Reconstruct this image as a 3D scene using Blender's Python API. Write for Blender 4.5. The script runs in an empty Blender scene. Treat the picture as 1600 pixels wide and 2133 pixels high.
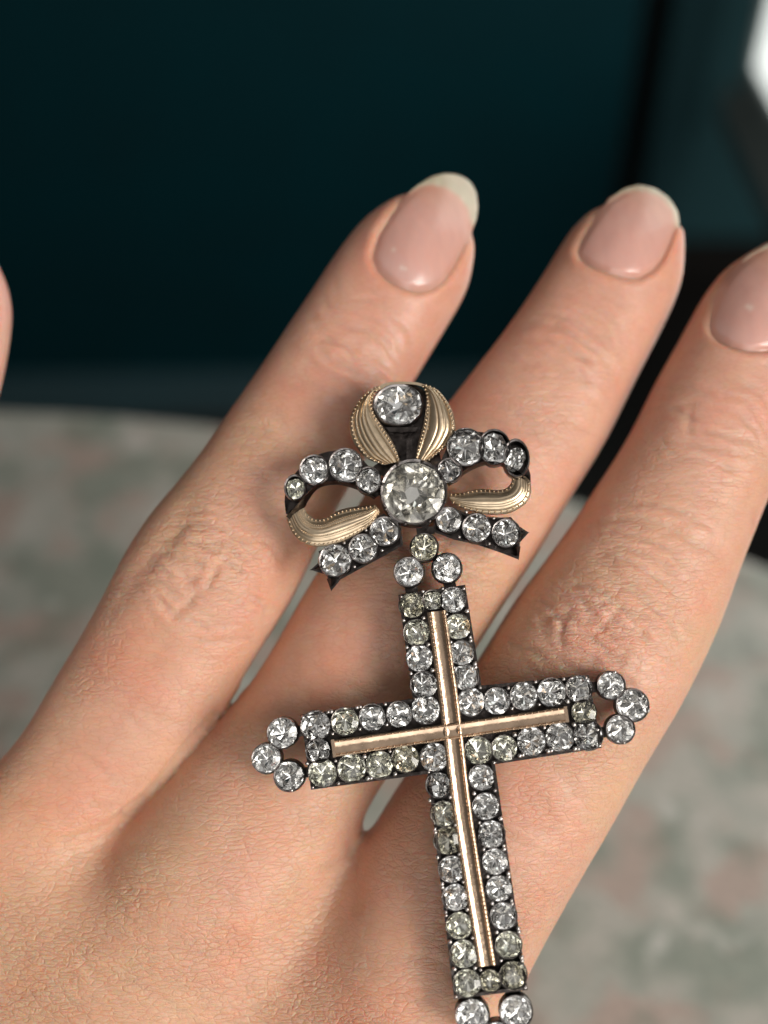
import bpy, bmesh, math, random
import numpy as np
from mathutils import Matrix, Vector

S = 0.01                      # the code below works in centimetres, Blender units are metres
rng = np.random.default_rng(7)
random.seed(7)
scene = bpy.context.scene
COL = scene.collection

# ------------------------------------------------------------------ camera, world, lights, exposure
F = 2400.0                    # focal length in pixels of the 1600 x 2133 photograph
PITCH = math.radians(45)
CAMZ = 19.8                   # camera height above the tabletop (cm)
cd = bpy.data.cameras.new('camera')
cam = bpy.data.objects.new('camera', cd); COL.objects.link(cam)
cd.sensor_width = 36; cd.sensor_height = 36; cd.sensor_fit = 'AUTO'
cd.lens = 36 * F / 2133
cd.clip_start = 0.005; cd.clip_end = 50
MC = Matrix.Translation((0, 0, CAMZ * S)) @ Matrix.Rotation(math.pi / 2 - PITCH, 4, 'X')
cam.matrix_world = MC
cd.dof.use_dof = True
cd.dof.focus_distance = 11.6 * S
cd.dof.aperture_fstop = cd.lens / 4.0
scene.camera = cam

world = bpy.data.worlds.new('World'); scene.world = world
world.use_nodes = True
wb = world.node_tree.nodes['Background']
wb.inputs['Color'].default_value = (1.0, 0.95, 0.89, 1)
wb.inputs['Strength'].default_value = 0.125

def w_of(x, y, z):            # camera space (cm) -> world (m)
    return MC @ Vector((x * S, y * S, z * S))
def area(name, loc, target, size, power, color, size_y=None):
    ld = bpy.data.lights.new(name, 'AREA'); o = bpy.data.objects.new(name, ld); COL.objects.link(o)
    ld.energy = power; ld.color = color; ld.size = size
    if size_y: ld.shape = 'RECTANGLE'; ld.size_y = size_y
    o.location = loc
    o.rotation_euler = (Vector(target) - Vector(loc)).to_track_quat('-Z', 'Y').to_euler()
    return o
TGT = w_of(0, 0, -12)
area('window_daylight', (0.56, -0.43, 0.50), TGT, 0.36, 6.8, (1.0, 0.95, 0.875), 0.46)
area('room_daylight', (0.14, -0.14, 1.10), TGT, 1.5, 1.7, (1.0, 0.98, 0.96), 1.0)

area('added_stone_fill', (0.06, -0.76, 0.34), TGT, 0.6, 2.6, (1.0, 0.98, 0.95), 0.6)  # lamp added behind the camera to brighten the stones and lift shadows

scene.view_settings.view_transform = 'Standard'
scene.view_settings.look = 'None'
scene.view_settings.exposure = 0.0
scene.view_settings.gamma = 1
scene.render.engine = 'CYCLES'
scene.cycles.use_denoising = True
scene.cycles.max_bounces = 12
scene.cycles.transmission_bounces = 10
scene.cycles.glossy_bounces = 8
scene.cycles.sample_clamp_indirect = 6

# ------------------------------------------------------------------ node helpers
def mat(name):
    m = bpy.data.materials.new(name); m.use_nodes = True
    nt = m.node_tree
    return m, nt, nt.nodes['Principled BSDF']
def nd(nt, kind, **kw):
    n = nt.nodes.new(kind)
    for k, v in kw.items():
        if k in n.inputs.keys(): n.inputs[k].default_value = v
        else: setattr(n, k, v)
    return n
def lk(nt, a, b): nt.links.new(a, b)
def ramp(nt, fac, stops, interp='LINEAR'):
    r = nt.nodes.new('ShaderNodeValToRGB'); lk(nt, fac, r.inputs[0])
    r.color_ramp.interpolation = interp
    e = r.color_ramp.elements
    while len(e) < len(stops): e.new(0.5)
    for i, (p, c) in enumerate(stops):
        e[i].position = p; e[i].color = (*c, 1) if len(c) == 3 else c
    return r
def mix(nt, kind, a, b, fac):
    n = nt.nodes.new('ShaderNodeMix'); n.data_type = 'RGBA'; n.blend_type = kind
    for sock, v in ((n.inputs[0], fac), (n.inputs[6], a), (n.inputs[7], b)):
        if hasattr(v, 'is_output'): lk(nt, v, sock)
        else: sock.default_value = v if not isinstance(v, tuple) else (*v, 1)
    return n.outputs[2]
def math_n(nt, op, a, b=None):
    n = nt.nodes.new('ShaderNodeMath'); n.operation = op
    for i, v in enumerate((a, b)):
        if v is None: continue
        if hasattr(v, 'is_output'): lk(nt, v, n.inputs[i])
        else: n.inputs[i].default_value = v
    return n.outputs[0]
def mapping(nt, scale=(1, 1, 1), rot=(0, 0, 0), loc=(0, 0, 0)):
    tc = nt.nodes.new('ShaderNodeTexCoord'); mp = nt.nodes.new('ShaderNodeMapping')
    lk(nt, tc.outputs['Object'], mp.inputs[0])
    mp.inputs['Scale'].default_value = scale; mp.inputs['Rotation'].default_value = rot; mp.inputs['Location'].default_value = loc
    return mp.outputs[0]

# ------------------------------------------------------------------ materials
def m_simple(name, col, rough, metal=0.0, noise=0.0, nscale=200, bump=0.0, bscale=600, bdist=0.0002):
    m, nt, p = mat(name)
    p.inputs['Base Color'].default_value = (*col, 1); p.inputs['Roughness'].default_value = rough
    p.inputs['Metallic'].default_value = metal
    if noise:
        n = nd(nt, 'ShaderNodeTexNoise', Scale=nscale, Detail=5.0); lk(nt, mapping(nt), n.inputs['Vector'])
        r = ramp(nt, n.outputs[0], [(0.3, tuple(c * (1 - noise) for c in col)), (0.7, tuple(min(1, c * (1 + noise)) for c in col))])
        lk(nt, r.outputs[0], p.inputs['Base Color'])
        r2 = ramp(nt, n.outputs[0], [(0.3, (rough * 1.25,) * 3), (0.7, (rough * 0.8,) * 3)])
        lk(nt, r2.outputs[0], p.inputs['Roughness'])
    if bump:
        n = nd(nt, 'ShaderNodeTexNoise', Scale=bscale, Detail=4.0); lk(nt, mapping(nt), n.inputs['Vector'])
        b = nd(nt, 'ShaderNodeBump', Strength=bump, Distance=bdist); lk(nt, n.outputs[0], b.inputs['Height'])
        lk(nt, b.outputs[0], p.inputs['Normal'])
    return m

M_dark = m_simple('oxidised_silver', (0.055, 0.047, 0.044), 0.32, 1.0, 0.6, 1200, 0.8, 1500, 0.00015)
M_lip = m_simple('rubbed_silver', (0.24, 0.22, 0.215), 0.32, 1.0, 0.75, 500, 0.6, 1500, 0.00015)
M_silver = m_simple('worn_silver', (0.60, 0.56, 0.54), 0.25, 1.0, 0.35, 900, 0.35, 1500, 0.0001)
M_gold = m_simple('rose_gold', (0.58, 0.42, 0.30), 0.24, 1.0, 0.3, 600, 0.4, 1300, 0.0001)
M_gold2 = m_simple('yellow_gold', (0.62, 0.49, 0.345), 0.32, 1.0, 0.2, 700, 0.35, 1300, 0.0001)

def m_glass(name, col):
    m, nt, p = mat(name)
    p.inputs['Base Color'].default_value = (*col, 1)
    p.inputs['Transmission Weight'].default_value = 1.0
    p.inputs['IOR'].default_value = 1.52
    p.inputs['Roughness'].default_value = 0.0
    return m
TINTS = {'grey': ((1, 0.995, 0.985), (0.80, 0.79, 0.755)), 'clear': ((1, 1, 1), (0.97, 0.965, 0.945)), 'straw': ((0.994, 0.994, 0.975), (0.92, 0.915, 0.84)),
         'smoky': ((0.98, 0.975, 0.95), (0.76, 0.745, 0.67))}
M_gem = {k: (m_glass('paste_glass_' + k, v[0]), m_simple('silver_foil_' + k, v[1], 0.10, 1.0, 0.12, 1.4)) for k, v in TINTS.items()}

def m_skin():
    m, nt, p = mat('skin')
    at = nd(nt, 'ShaderNodeAttribute', attribute_name='tint')
    kn = nd(nt, 'ShaderNodeAttribute', attribute_name='fold')
    R = (0, 0, math.radians(32.7))
    # colour: blotches of pink and sallow skin
    n1 = nd(nt, 'ShaderNodeTexNoise', Scale=110.0, Detail=3.0); lk(nt, mapping(nt), n1.inputs['Vector'])
    n2 = nd(nt, 'ShaderNodeTexNoise', Scale=420.0, Detail=5.0, Roughness=0.65); lk(nt, mapping(nt), n2.inputs['Vector'])
    blot = ramp(nt, n1.outputs[0], [(0.3, (1.03, 0.90, 0.87)), (0.5, (1, 1, 1)), (0.70, (1.03, 1.03, 1.0))])
    fine = ramp(nt, n2.outputs[0], [(0.3, (0.95, 0.90, 0.88)), (0.7, (1.05, 1.06, 1.06))])
    c = mix(nt, 'MULTIPLY', at.outputs['Color'], blot.outputs[0], 1.0)
    c = mix(nt, 'MULTIPLY', c, fine.outputs[0], 0.8)
    # relief: lattice of fine lines
    warp = nd(nt, 'ShaderNodeTexNoise', Scale=260.0, Detail=2.0); lk(nt, mapping(nt), warp.inputs['Vector'])
    def vec(scale, rot):
        mp = mapping(nt, scale, rot)
        a = nd(nt, 'ShaderNodeVectorMath', operation='MULTIPLY_ADD')
        lk(nt, warp.outputs['Color'], a.inputs[0]); a.inputs[1].default_value = (0.9, 0.9, 0.9); lk(nt, mp, a.inputs[2])
        return a.outputs[0]
    # object space is metres: cells about 0.9 x 0.45 mm, long way across the finger
    v1 = nd(nt, 'ShaderNodeTexVoronoi', feature='DISTANCE_TO_EDGE', Scale=1.0); lk(nt, vec((720, 2000, 1200), R), v1.inputs['Vector'])
    v2 = nd(nt, 'ShaderNodeTexVoronoi', feature='DISTANCE_TO_EDGE', Scale=1.0); lk(nt, vec((2100, 1900, 1900), (0, 0, math.radians(-5))), v2.inputs['Vector'])
    w1 = ramp(nt, v1.outputs['Distance'], [(0.0, (0, 0, 0)), (0.09, (0.75, 0.75, 0.75)), (0.25, (1, 1, 1))])
    w2 = ramp(nt, v2.outputs['Distance'], [(0.0, (0, 0, 0)), (0.12, (0.75, 0.75, 0.75)), (0.3, (1, 1, 1))])
    # transverse creases: noise stretched across the finger
    n3 = nd(nt, 'ShaderNodeTexNoise', Scale=1.0, Detail=3.0, Roughness=0.55); lk(nt, vec((170, 1500, 500), R), n3.inputs['Vector'])
    w3 = ramp(nt, n3.outputs[0], [(0.40, (0, 0, 0)), (0.48, (0.8, 0.8, 0.8)), (0.6, (1, 1, 1))])
    n4 = nd(nt, 'ShaderNodeTexNoise', Scale=2600.0, Detail=3.0); lk(nt, mapping(nt), n4.inputs['Vector'])
    h = math_n(nt, 'MULTIPLY', w1.outputs[0], 0.55)
    h = math_n(nt, 'ADD', h, math_n(nt, 'MULTIPLY', w2.outputs[0], 0.24))
    h = math_n(nt, 'ADD', h, math_n(nt, 'MULTIPLY', w3.outputs[0], math_n(nt, 'ADD', math_n(nt, 'MULTIPLY', kn.outputs['Fac'], 0.8), 0.30)))
    h = math_n(nt, 'ADD', h, math_n(nt, 'MULTIPLY', n4.outputs[0], 0.22))
    big = nd(nt, 'ShaderNodeTexNoise', Scale=130.0, Detail=2.0); lk(nt, mapping(nt), big.inputs['Vector'])
    amp = ramp(nt, big.outputs[0], [(0.35, (0.45,) * 3), (0.65, (1,) * 3)])
    b = nd(nt, 'ShaderNodeBump', Distance=0.00027); lk(nt, h, b.inputs['Height'])
    rl = nd(nt, 'ShaderNodeAttribute', attribute_name='relief')
    lk(nt, math_n(nt, 'MULTIPLY', amp.outputs[0], rl.outputs['Fac']), b.inputs['Strength'])
    lk(nt, b.outputs[0], p.inputs['Normal'])
    # colour slightly deeper in the creases
    lines = ramp(nt, w1.outputs[0], [(0.0, (0.90, 0.82, 0.78)), (0.8, (1, 1, 1))])
    c = mix(nt, 'MULTIPLY', c, lines.outputs[0], 0.45)
    lk(nt, c, p.inputs['Base Color'])
    p.inputs['Roughness'].default_value = 0.37
    p.inputs['IOR'].default_value = 1.45
    p.inputs['Subsurface Weight'].default_value = 0.9
    p.inputs['Subsurface Radius'].default_value = (1.0, 0.24, 0.11)
    p.inputs['Subsurface Scale'].default_value = 0.0019
    return m
M_skin = m_skin()

def m_nail():
    m, nt, p = mat('nail')
    at = nd(nt, 'ShaderNodeAttribute', attribute_name='tint')
    n = nd(nt, 'ShaderNodeTexNoise', Scale=900.0, Detail=4.0); lk(nt, mapping(nt, (1, 0.12, 1), (0, 0, math.radians(28))), n.inputs['Vector'])
    r = ramp(nt, n.outputs[0], [(0.3, (0.94, 0.92, 0.92)), (0.7, (1.04, 1.04, 1.04))])
    lk(nt, mix(nt, 'MULTIPLY', at.outputs['Color'], r.outputs[0], 0.8), p.inputs['Base Color'])
    p.inputs['Roughness'].default_value = 0.30
    p.inputs['Coat Weight'].default_value = 0.4; p.inputs['Coat Roughness'].default_value = 0.16
    p.inputs['Subsurface Weight'].default_value = 0.5
    p.inputs['Subsurface Radius'].default_value = (1.0, 0.4, 0.3); p.inputs['Subsurface Scale'].default_value = 0.0012
    b = nd(nt, 'ShaderNodeBump', Strength=0.25, Distance=0.00005); lk(nt, n.outputs[0], b.inputs['Height']); lk(nt, b.outputs[0], p.inputs['Normal'])
    return m
M_nail = m_nail()

def m_stone():
    m, nt, p = mat('mottled_stone')
    def noise(scale, detail=4, rough=0.55, loc=(0, 0, 0)):
        n = nd(nt, 'ShaderNodeTexNoise', Scale=scale, Detail=float(detail), Roughness=rough); lk(nt, mapping(nt, loc=loc), n.inputs['Vector']); return n.outputs[0]
    base = ramp(nt, noise(75, 6), [(0.28, (0.29, 0.30, 0.26)), (0.45, (0.385, 0.38, 0.335)), (0.55, (0.43, 0.405, 0.36)), (0.72, (0.52, 0.49, 0.44))]).outputs[0]
    pink = ramp(nt, noise(70, 3, 0.5, (3, 1, 2)), [(0.50, (0, 0, 0)), (0.60, (1, 1, 1))]).outputs[0]
    green = ramp(nt, noise(55, 3, 0.5, (7, 5, 1)), [(0.50, (0, 0, 0)), (0.60, (1, 1, 1))]).outputs[0]
    white = ramp(nt, noise(90, 3, 0.5, (1, 9, 4)), [(0.60, (0, 0, 0)), (0.70, (1, 1, 1))]).outputs[0]
    c = mix(nt, 'MIX', base, (0.43, 0.305, 0.26), math_n(nt, 'MULTIPLY', pink, 0.7))
    c = mix(nt, 'MIX', c, (0.17, 0.21, 0.165), math_n(nt, 'MULTIPLY', green, 0.55))
    c = mix(nt, 'MIX', c, (0.64, 0.61, 0.57), math_n(nt, 'MULTIPLY', white, 0.6))
    grain = ramp(nt, noise(700, 3), [(0.3, (0.85,) * 3), (0.7, (1.12,) * 3)]).outputs[0]
    lk(nt, mix(nt, 'MULTIPLY', c, grain, 1.0), p.inputs['Base Color'])
    p.inputs['Roughness'].default_value = 0.42
    return m
M_stone = m_stone()
M_teal = m_simple('dark_teal_paint', (0.0014, 0.024, 0.031), 0.6, 0, 0.10, 9, 0.15, 60, 0.001)
M_teal2 = m_simple('dark_teal_gloss', (0.022, 0.060, 0.068), 0.45, 0, 0.10, 9)
M_skirt = m_simple('lighter_teal_skirting', (0.034, 0.072, 0.086), 0.5, 0, 0.10, 9)  # a lighter teal than the wall
M_grey = m_simple('grey_paint', (0.16, 0.19, 0.185), 0.5, 0, 0.1, 9)
M_door = m_simple('teal_door_paint', (0.045, 0.125, 0.145), 0.5, 0, 0.1, 9)
for m_ in (M_teal, M_teal2, M_door): m_.node_tree.nodes['Principled BSDF'].inputs['Specular IOR Level'].default_value = 0.08
M_floor = m_simple('dark_floor_boards', (0.016, 0.014, 0.013), 0.6, 0, 0.3, 20)
M_white = m_simple('white_gloss_paint', (0.75, 0.77, 0.74), 0.4, 0, 0.05, 12)
M_iron = m_simple('black_iron', (0.02, 0.02, 0.02), 0.5)
def m_pane():
    m, nt, p = mat('daylight_glass')
    p.inputs['Base Color'].default_value = (0.8, 0.85, 0.85, 1)
    p.inputs['Emission Color'].default_value = (0.96, 1.0, 0.95, 1); p.inputs['Emission Strength'].default_value = 1.5
    p.inputs['Roughness'].default_value = 0.1
    return m
M_pane = m_pane()

# ------------------------------------------------------------------ mesh helpers
def tag(o, label=None, cat=None, kind=None, group=None):
    if label: o['label'] = label
    if cat: o['category'] = cat
    if kind: o['kind'] = kind
    if group: o['group'] = group
    return o
def obj(name, me, parent=None, matrix=None):
    o = bpy.data.objects.new(name, me); COL.objects.link(o)
    if parent: o.parent = parent
    if matrix is not None: o.matrix_basis = matrix
    return o
def new_mesh(name, verts, faces, m, smooth=True):
    me = bpy.data.meshes.new(name)
    me.from_pydata([tuple(v) for v in verts], [], faces)
    for x in (m if isinstance(m, (list, tuple)) else [m]): me.materials.append(x)
    if smooth: me.polygons.foreach_set('use_smooth', [True] * len(me.polygons))
    me.update()
    return me
class MB:
    """collects closed pieces into one mesh (coordinates in cm)"""
    def __init__(s): s.v = []; s.f = []; s.mi = []
    def add(s, v, f, mi=0):
        n = len(s.v); s.v += [tuple(p) for p in v]; s.f += [tuple(i + n for i in q) for q in f]; s.mi += [mi] * len(f)
    def box(s, c, d):
        x, y, z = c; a, b, e = d[0] / 2, d[1] / 2, d[2] / 2
        v = [(x + i * a, y + j * b, z + k * e) for k in (-1, 1) for j in (-1, 1) for i in (-1, 1)]
        s.add(v, [(0, 2, 3, 1), (4, 5, 7, 6), (0, 1, 5, 4), (2, 6, 7, 3), (0, 4, 6, 2), (1, 3, 7, 5)])
    def mesh(s, name, m, smooth=False, bevel=None, auto=None):
        me = new_mesh(name, [(a * S, b * S, c * S) for a, b, c in s.v], s.f, m, smooth)
        me.polygons.foreach_set('material_index', s.mi)
        if bevel:
            bm = bmesh.new(); bm.from_mesh(me)
            bmesh.ops.recalc_face_normals(bm, faces=bm.faces)
            bmesh.ops.bevel(bm, geom=bm.edges[:], offset=bevel * S, segments=2, affect='EDGES', clamp_overlap=True)
            bm.to_mesh(me); bm.free()
        else:
            bm = bmesh.new(); bm.from_mesh(me); bmesh.ops.recalc_face_normals(bm, faces=bm.faces); bm.to_mesh(me); bm.free()
        if auto is not None:
            me.polygons.foreach_set('use_smooth', [True] * len(me.polygons)); me.set_sharp_from_angle(angle=math.radians(auto))
        return me

def ray(px, py):              # camera space direction with z = -1
    return np.array([(px - 800) / F, (1066.5 - py) / F, -1.0])
def wray(px, py):             # world direction
    r = ray(px, py); return np.array(MC.to_3x3() @ Vector(r))

# ------------------------------------------------------------------ the room (world coordinates, cm)
CAMP = np.array([0, 0, CAMZ])
FLOORZ = -72.0
def on_z(px, py, z):
    d = wray(px, py); return CAMP + d * ((z - CAMP[2]) / d[2])
# round stone table
TC = (-11.6, -16.0); TR = 39.9
mb = MB(); N = 160
prof = [(0, 0), (TR - 0.5, 0), (TR - 0.15, -0.12), (TR, -0.45), (TR, -1.9), (TR - 0.2, -2.3), (TR - 0.6, -2.45), (0, -2.45)]
v = []; f = []
for r, z in prof[1:-1]:
    for k in range(N):
        a = 2 * math.pi * k / N; v.append((r * math.cos(a), r * math.sin(a), z))
nr = len(prof) - 2
for j in range(nr - 1):
    for k in range(N):
        f.append((j * N + k, j * N + (k + 1) % N, (j + 1) * N + (k + 1) % N, (j + 1) * N + k))
f.append(tuple(range(N))); f.append(tuple(reversed(range((nr - 1) * N, nr * N))))
mb.add(v, f)
tt = bpy.data.objects.new('round_table', None); COL.objects.link(tt)
tt.location = (TC[0] * S, TC[1] * S, FLOORZ * S)
tag(tt, 'round table with a mottled grey, green and pink stone top, blurred behind the hand', 'table')
top = obj('tabletop', mb.mesh('tabletop', M_stone, auto=40), tt, Matrix.Translation((0, 0, -FLOORZ * S)))
def lathe(profile, n=48):
    v = []; f = []
    for r, z in profile:
        for k in range(n):
            a = 2 * math.pi * k / n; v.append((r * math.cos(a), r * math.sin(a), z))
    for j in range(len(profile) - 1):
        for k in range(n): f.append((j * n + k, j * n + (k + 1) % n, (j + 1) * n + (k + 1) % n, (j + 1) * n + k))
    f.append(tuple(range(n))); f.append(tuple(range((len(profile) - 1) * n, len(profile) * n)))
    return v, f
mb = MB(); mb.add(*lathe([(16, 0.0), (16, 1.2), (6, 2.5), (3, 6), (2.6, 30), (2.6, 60), (5, 67), (14, 69.4)]))
obj('pedestal', mb.mesh('pedestal', M_iron, auto=40), tt)

# floor
mb = MB(); mb.box((0, 100, FLOORZ - 5), (700, 800, 10))
tag(obj('floor', mb.mesh('floor', M_floor)), kind='structure')
# wall: base line fitted to the two ends of the skirting; left part, dark slot, recessed right part
pa = on_z(0, 858, FLOORZ); pb = on_z(960, 845, FLOORZ)
wd = (pb - pa)[:2]; wd /= np.linalg.norm(wd); wn = np.array([wd[1], -wd[0]])       # wn points to the camera
def hit_wall(px, py, back=0.0):
    d = wray(px, py)[:2]; o = pa[:2] - wn * back
    k = ((o - CAMP[:2]) @ wn) / (d @ wn); p = CAMP[:2] + d * k
    return (p - pa[:2]) @ wd
WM = Matrix.Translation((pa[0] * S, pa[1] * S, FLOORZ * S)) @ Matrix(((wd[0], -wn[0], 0, 0), (wd[1], -wn[1], 0, 0), (0, 0, 1, 0), (0, 0, 0, 1)))
s1 = hit_wall(1318, 150); s2 = hit_wall(1392, 150)
BACK = 46.0
mb = MB()
mb.box(((s1 - 200) / 2, 6, 125), (s1 + 200, 12, 250))
tag(obj('wall', mb.mesh('wall', M_teal), None, WM), kind='structure')
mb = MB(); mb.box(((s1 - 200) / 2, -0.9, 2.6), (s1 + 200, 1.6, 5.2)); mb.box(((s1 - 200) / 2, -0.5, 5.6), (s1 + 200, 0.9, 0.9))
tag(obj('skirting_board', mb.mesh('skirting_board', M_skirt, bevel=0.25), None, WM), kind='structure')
mb = MB(); mb.box(((s1 + s2) / 2 + 4, 32, 125), (s2 - s1 + 30, 2, 250)); mb.box((s1 - 8.5, 21.5, 125), (3, 19, 250))
tag(obj('wall_recess', mb.mesh('wall_recess', M_iron), None, WM), kind='structure')
def door_z(px, py):
    d = wray(px, py); o = pa[:2] - wn * 20; k = ((o - CAMP[:2]) @ wn) / (d[:2] @ wn); return CAMP[2] + k * d[2] - FLOORZ
# door panel standing behind the slot
mb = MB()
r0 = hit_wall(1385, 150, 20.0)
zb = door_z(1430, 500)
mb.box((r0 + 60, 22, 125 + zb / 2), (120, 4, 250 - zb))
tag(obj('door', mb.mesh('door', M_door, bevel=0.3), None, WM), kind='structure')
mb = MB(); mb.box((r0 + 80, 30, zb / 2), (160, 4, zb))
tag(obj('door_threshold', mb.mesh('door_threshold', M_floor), None, WM), kind='structure')
# window in the right-hand wall: far upright edge and sill seen at the top right corner
WX = 37.0
dA = wray(1580, 138); kA = WX / dA[0]; pA = CAMP + dA * kA
wy1, wz0 = pA[1], pA[2]
win = bpy.data.objects.new('window', None); COL.objects.link(win)
win.location = (WX * S, (wy1 - 40) * S, wz0 * S)
tag(win, 'bright daylit window at the upper right edge beyond the fingers', 'window')
mb = MB(); mb.box((0.5, 0, 45), (1, 80, 90))
obj('pane', mb.mesh('pane', M_pane), win)
mb = MB()
mb.box((1.2, 40.75, 45), (4, 1.5, 93)); mb.box((1.2, -40.75, 45), (4, 1.5, 93)); mb.box((1.2, 0, 90.75), (4, 79.9, 1.5)); mb.box((1.2, 0, -1.5), (4, 79.9, 3))
obj('frame', mb.mesh('frame', M_grey, bevel=0.3), win)
mb = MB(); mb.box((0.5, 0, -5.0), (5, 86, 4))
obj('sill', mb.mesh('sill', M_grey, bevel=0.5), win)

# ------------------------------------------------------------------ the hand (camera-aligned frame, cm)
MSUB = MC.copy()
A_AX = np.array([0.54, 0.8417]); A_AX /= np.linalg.norm(A_AX)
def smooth_tab(y, sig):
    k = int(sig * 3); x = np.arange(-k, k + 1); g = np.exp(-0.5 * (x / sig) ** 2); g /= g.sum()
    return np.convolve(np.pad(y, k, mode='edge'), g, 'valid')
class Finger:
    def __init__(s, left, right, depth, axis, k=0.85, sig=9, kb=0.9):
        s.a = np.array(axis, float); s.a /= np.linalg.norm(s.a); s.b = np.array([s.a[1], -s.a[0]])   # b points right
        py, dc = np.array(depth, float).T
        def conv(pts):
            out = []
            for x, y in pts:
                d = np.interp(y, py, dc); p = ray(x, y) * d
                out.append((p[:2] @ s.a, p[:2] @ s.b, d))
            return np.array(sorted(out))
        Lc, Rc = conv(left), conv(right)
        s.t1 = max(Lc[-1, 0], Rc[-1, 0]); s.t0 = min(Lc[0, 0], Rc[0, 0])
        s.T = np.linspace(s.t0, s.t1, 600)
        uL = np.interp(s.T, Lc[:, 0], Lc[:, 1]); uR = np.interp(s.T, Rc[:, 0], Rc[:, 1])
        dd = np.interp(s.T, Lc[:, 0], Lc[:, 2]) * 0.5 + np.interp(s.T, Rc[:, 0], Rc[:, 2]) * 0.5
        ws = max(0.03, 0.012)
        uc = smooth_tab((uL + uR) / 2, sig); w0 = (uR - uL) / 2
        w = smooth_tab(w0, sig)
        tipz = np.clip((s.T - (s.t1 - 0.5)) / 0.5, 0, 1)      # keep the tip round: no smoothing there
        w = w * (1 - tipz) + w0 * tipz
        s.c, s.w, s.z = uc, np.maximum(w, 0.02), -smooth_tab(dd, 25)
        s.k = k; s.kb = kb
        s.bump = np.zeros_like(s.T)
    def eval(s, P):
        t = P[:, 0] * s.a[0] + P[:, 1] * s.a[1]; u = P[:, 0] * s.b[0] + P[:, 1] * s.b[1]
        c = np.interp(t, s.T, s.c); w = np.interp(t, s.T, s.w); z = np.interp(t, s.T, s.z); bp = np.interp(t, s.T, s.bump)
        du = (u - c) / w; dz = P[:, 2] - z
        r = np.where(dz > 0, s.k * w + bp, s.kb * w)
        e = 2.25
        q = (np.abs(du) ** e + np.abs(dz / r) ** e) ** (1 / e)
        F_ = (q - 1) * np.minimum(w, r)
        return np.maximum(F_, t - s.t1), t, du
L_A = [(925, 405), (905, 402), (870, 402), (841, 409), (801, 421), (761, 451), (697, 537), (640, 626), (600, 684), (544, 770), (487, 849), (440, 920), (380, 1000), (320, 1065), (265, 1150), (225, 1225), (200, 1280), (150, 1360), (100, 1445), (50, 1535), (0, 1588), (-90, 1690), (-210, 1830), (-420, 2100), (-900, 2800)]
R_A = [(925, 405), (958, 428), (985, 468), (996, 502), (991, 548), (979, 603), (956, 638), (927, 686), (899, 732), (867, 787), (800, 890), (717, 1029), (659, 1141), (609, 1252), (568, 1313), (524, 1378), (499, 1424), (464, 1497), (417, 1556), (370, 1620), (318, 1674), (250, 1731), (100, 1880), (-60, 2110), (-500, 2800)]
D_A = [(300, 13.6), (400, 13.42), (740, 13.15), (1210, 12.75), (1700, 12.72), (2100, 12.6), (2900, 12.9)]
L_B = [(1345, 415), (1320, 411), (1295, 411), (1259, 423), (1220, 445), (1187, 474), (1156, 534), (1125, 581), (1100, 621), (1042, 704), (985, 773), (945, 830), (870, 910), (790, 985), (740, 1060), (690, 1145), (656, 1202), (619, 1258), (597, 1304), (569, 1350), (523, 1426), (462, 1492), (405, 1550), (355, 1612), (305, 1668), (240, 1735), (120, 1870), (0, 2080), (-350, 2800)]
R_B = [(1345, 415), (1385, 432), (1415, 470), (1434, 506), (1428, 559), (1412, 618), (1381, 681), (1350, 743), (1316, 809), (1272, 905), (1232, 975), (1197, 1027), (1162, 1084), (1127, 1146), (1088, 1202), (1040, 1272), (994, 1347), (920, 1460), (840, 1570), (794, 1632), (762, 1690), (735, 1755), (690, 1830), (600, 1960), (480, 2150), (100, 2800)]
D_B = [(300, 13.9), (400, 13.7), (740, 13.4), (1090, 12.92), (1700, 12.74), (2000, 12.62), (2900, 12.9)]
L_C = [(1650, 508), (1615, 506), (1580, 513), (1547, 531), (1491, 574), (1475, 599), (1453, 637), (1412, 715), (1366, 793), (1329, 874), (1285, 953), (1232, 1027), (1202, 1080), (1162, 1132), (1119, 1194), (1075, 1246), (1036, 1316), (1005, 1364), (920, 1500), (842, 1622), (800, 1685), (755, 1765), (720, 1850), (640, 1990), (500, 2200), (200, 2800)]
R_C = [(1650, 508), (1690, 535), (1725, 590), (1740, 650), (1725, 720), (1690, 830), (1645, 940), (1600, 1025), (1574, 1097), (1547, 1159), (1512, 1264), (1477, 1347), (1442, 1410), (1403, 1483), (1337, 1588), (1272, 1706), (1206, 1820), (1162, 1899), (1119, 1977), (1085, 2045), (1030, 2160), (900, 2400), (700, 2800)]
D_C = [(400, 13.6), (520, 13.45), (900, 13.0), (1330, 12.62), (1700, 12.62), (2100, 12.5), (2900, 12.9)]
L_D = [(-75, 495), (-110, 505), (-140, 560), (-160, 650), (-190, 760), (-255, 950), (-350, 1200), (-450, 1450), (-560, 1700), (-760, 2100), (-1200, 2800)]
R_D = [(-75, 495), (-40, 508), (0, 549), (15, 586), (22, 624), (20, 669), (11, 732), (0, 790), (-45, 950), (-110, 1150), (-190, 1400), (-240, 1600), (-330, 1850), (-460, 2150), (-850, 2800)]
D_D = [(400, 13.4), (700, 13.2), (1300, 12.9), (1800, 12.8), (2900, 13.0)]
FA = Finger(L_A, R_A, D_A, A_AX, 0.83)
FB = Finger(L_B, R_B, D_B, A_AX, 0.83)
FC = Finger(L_C, R_C, D_C, A_AX, 0.86)
FD = Finger(L_D, R_D, D_D, (0.30, 0.954), 0.85)
FINGERS = [FA, FB, FC, FD]
def pt_t(fg, px, py, d):      # (t, u) of a photo point on a finger
    p = ray(px, py) * d; return p[:2] @ fg.a, p[:2] @ fg.b
KN = []                       # knuckle centres: finger, t, u, length, strength
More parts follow.
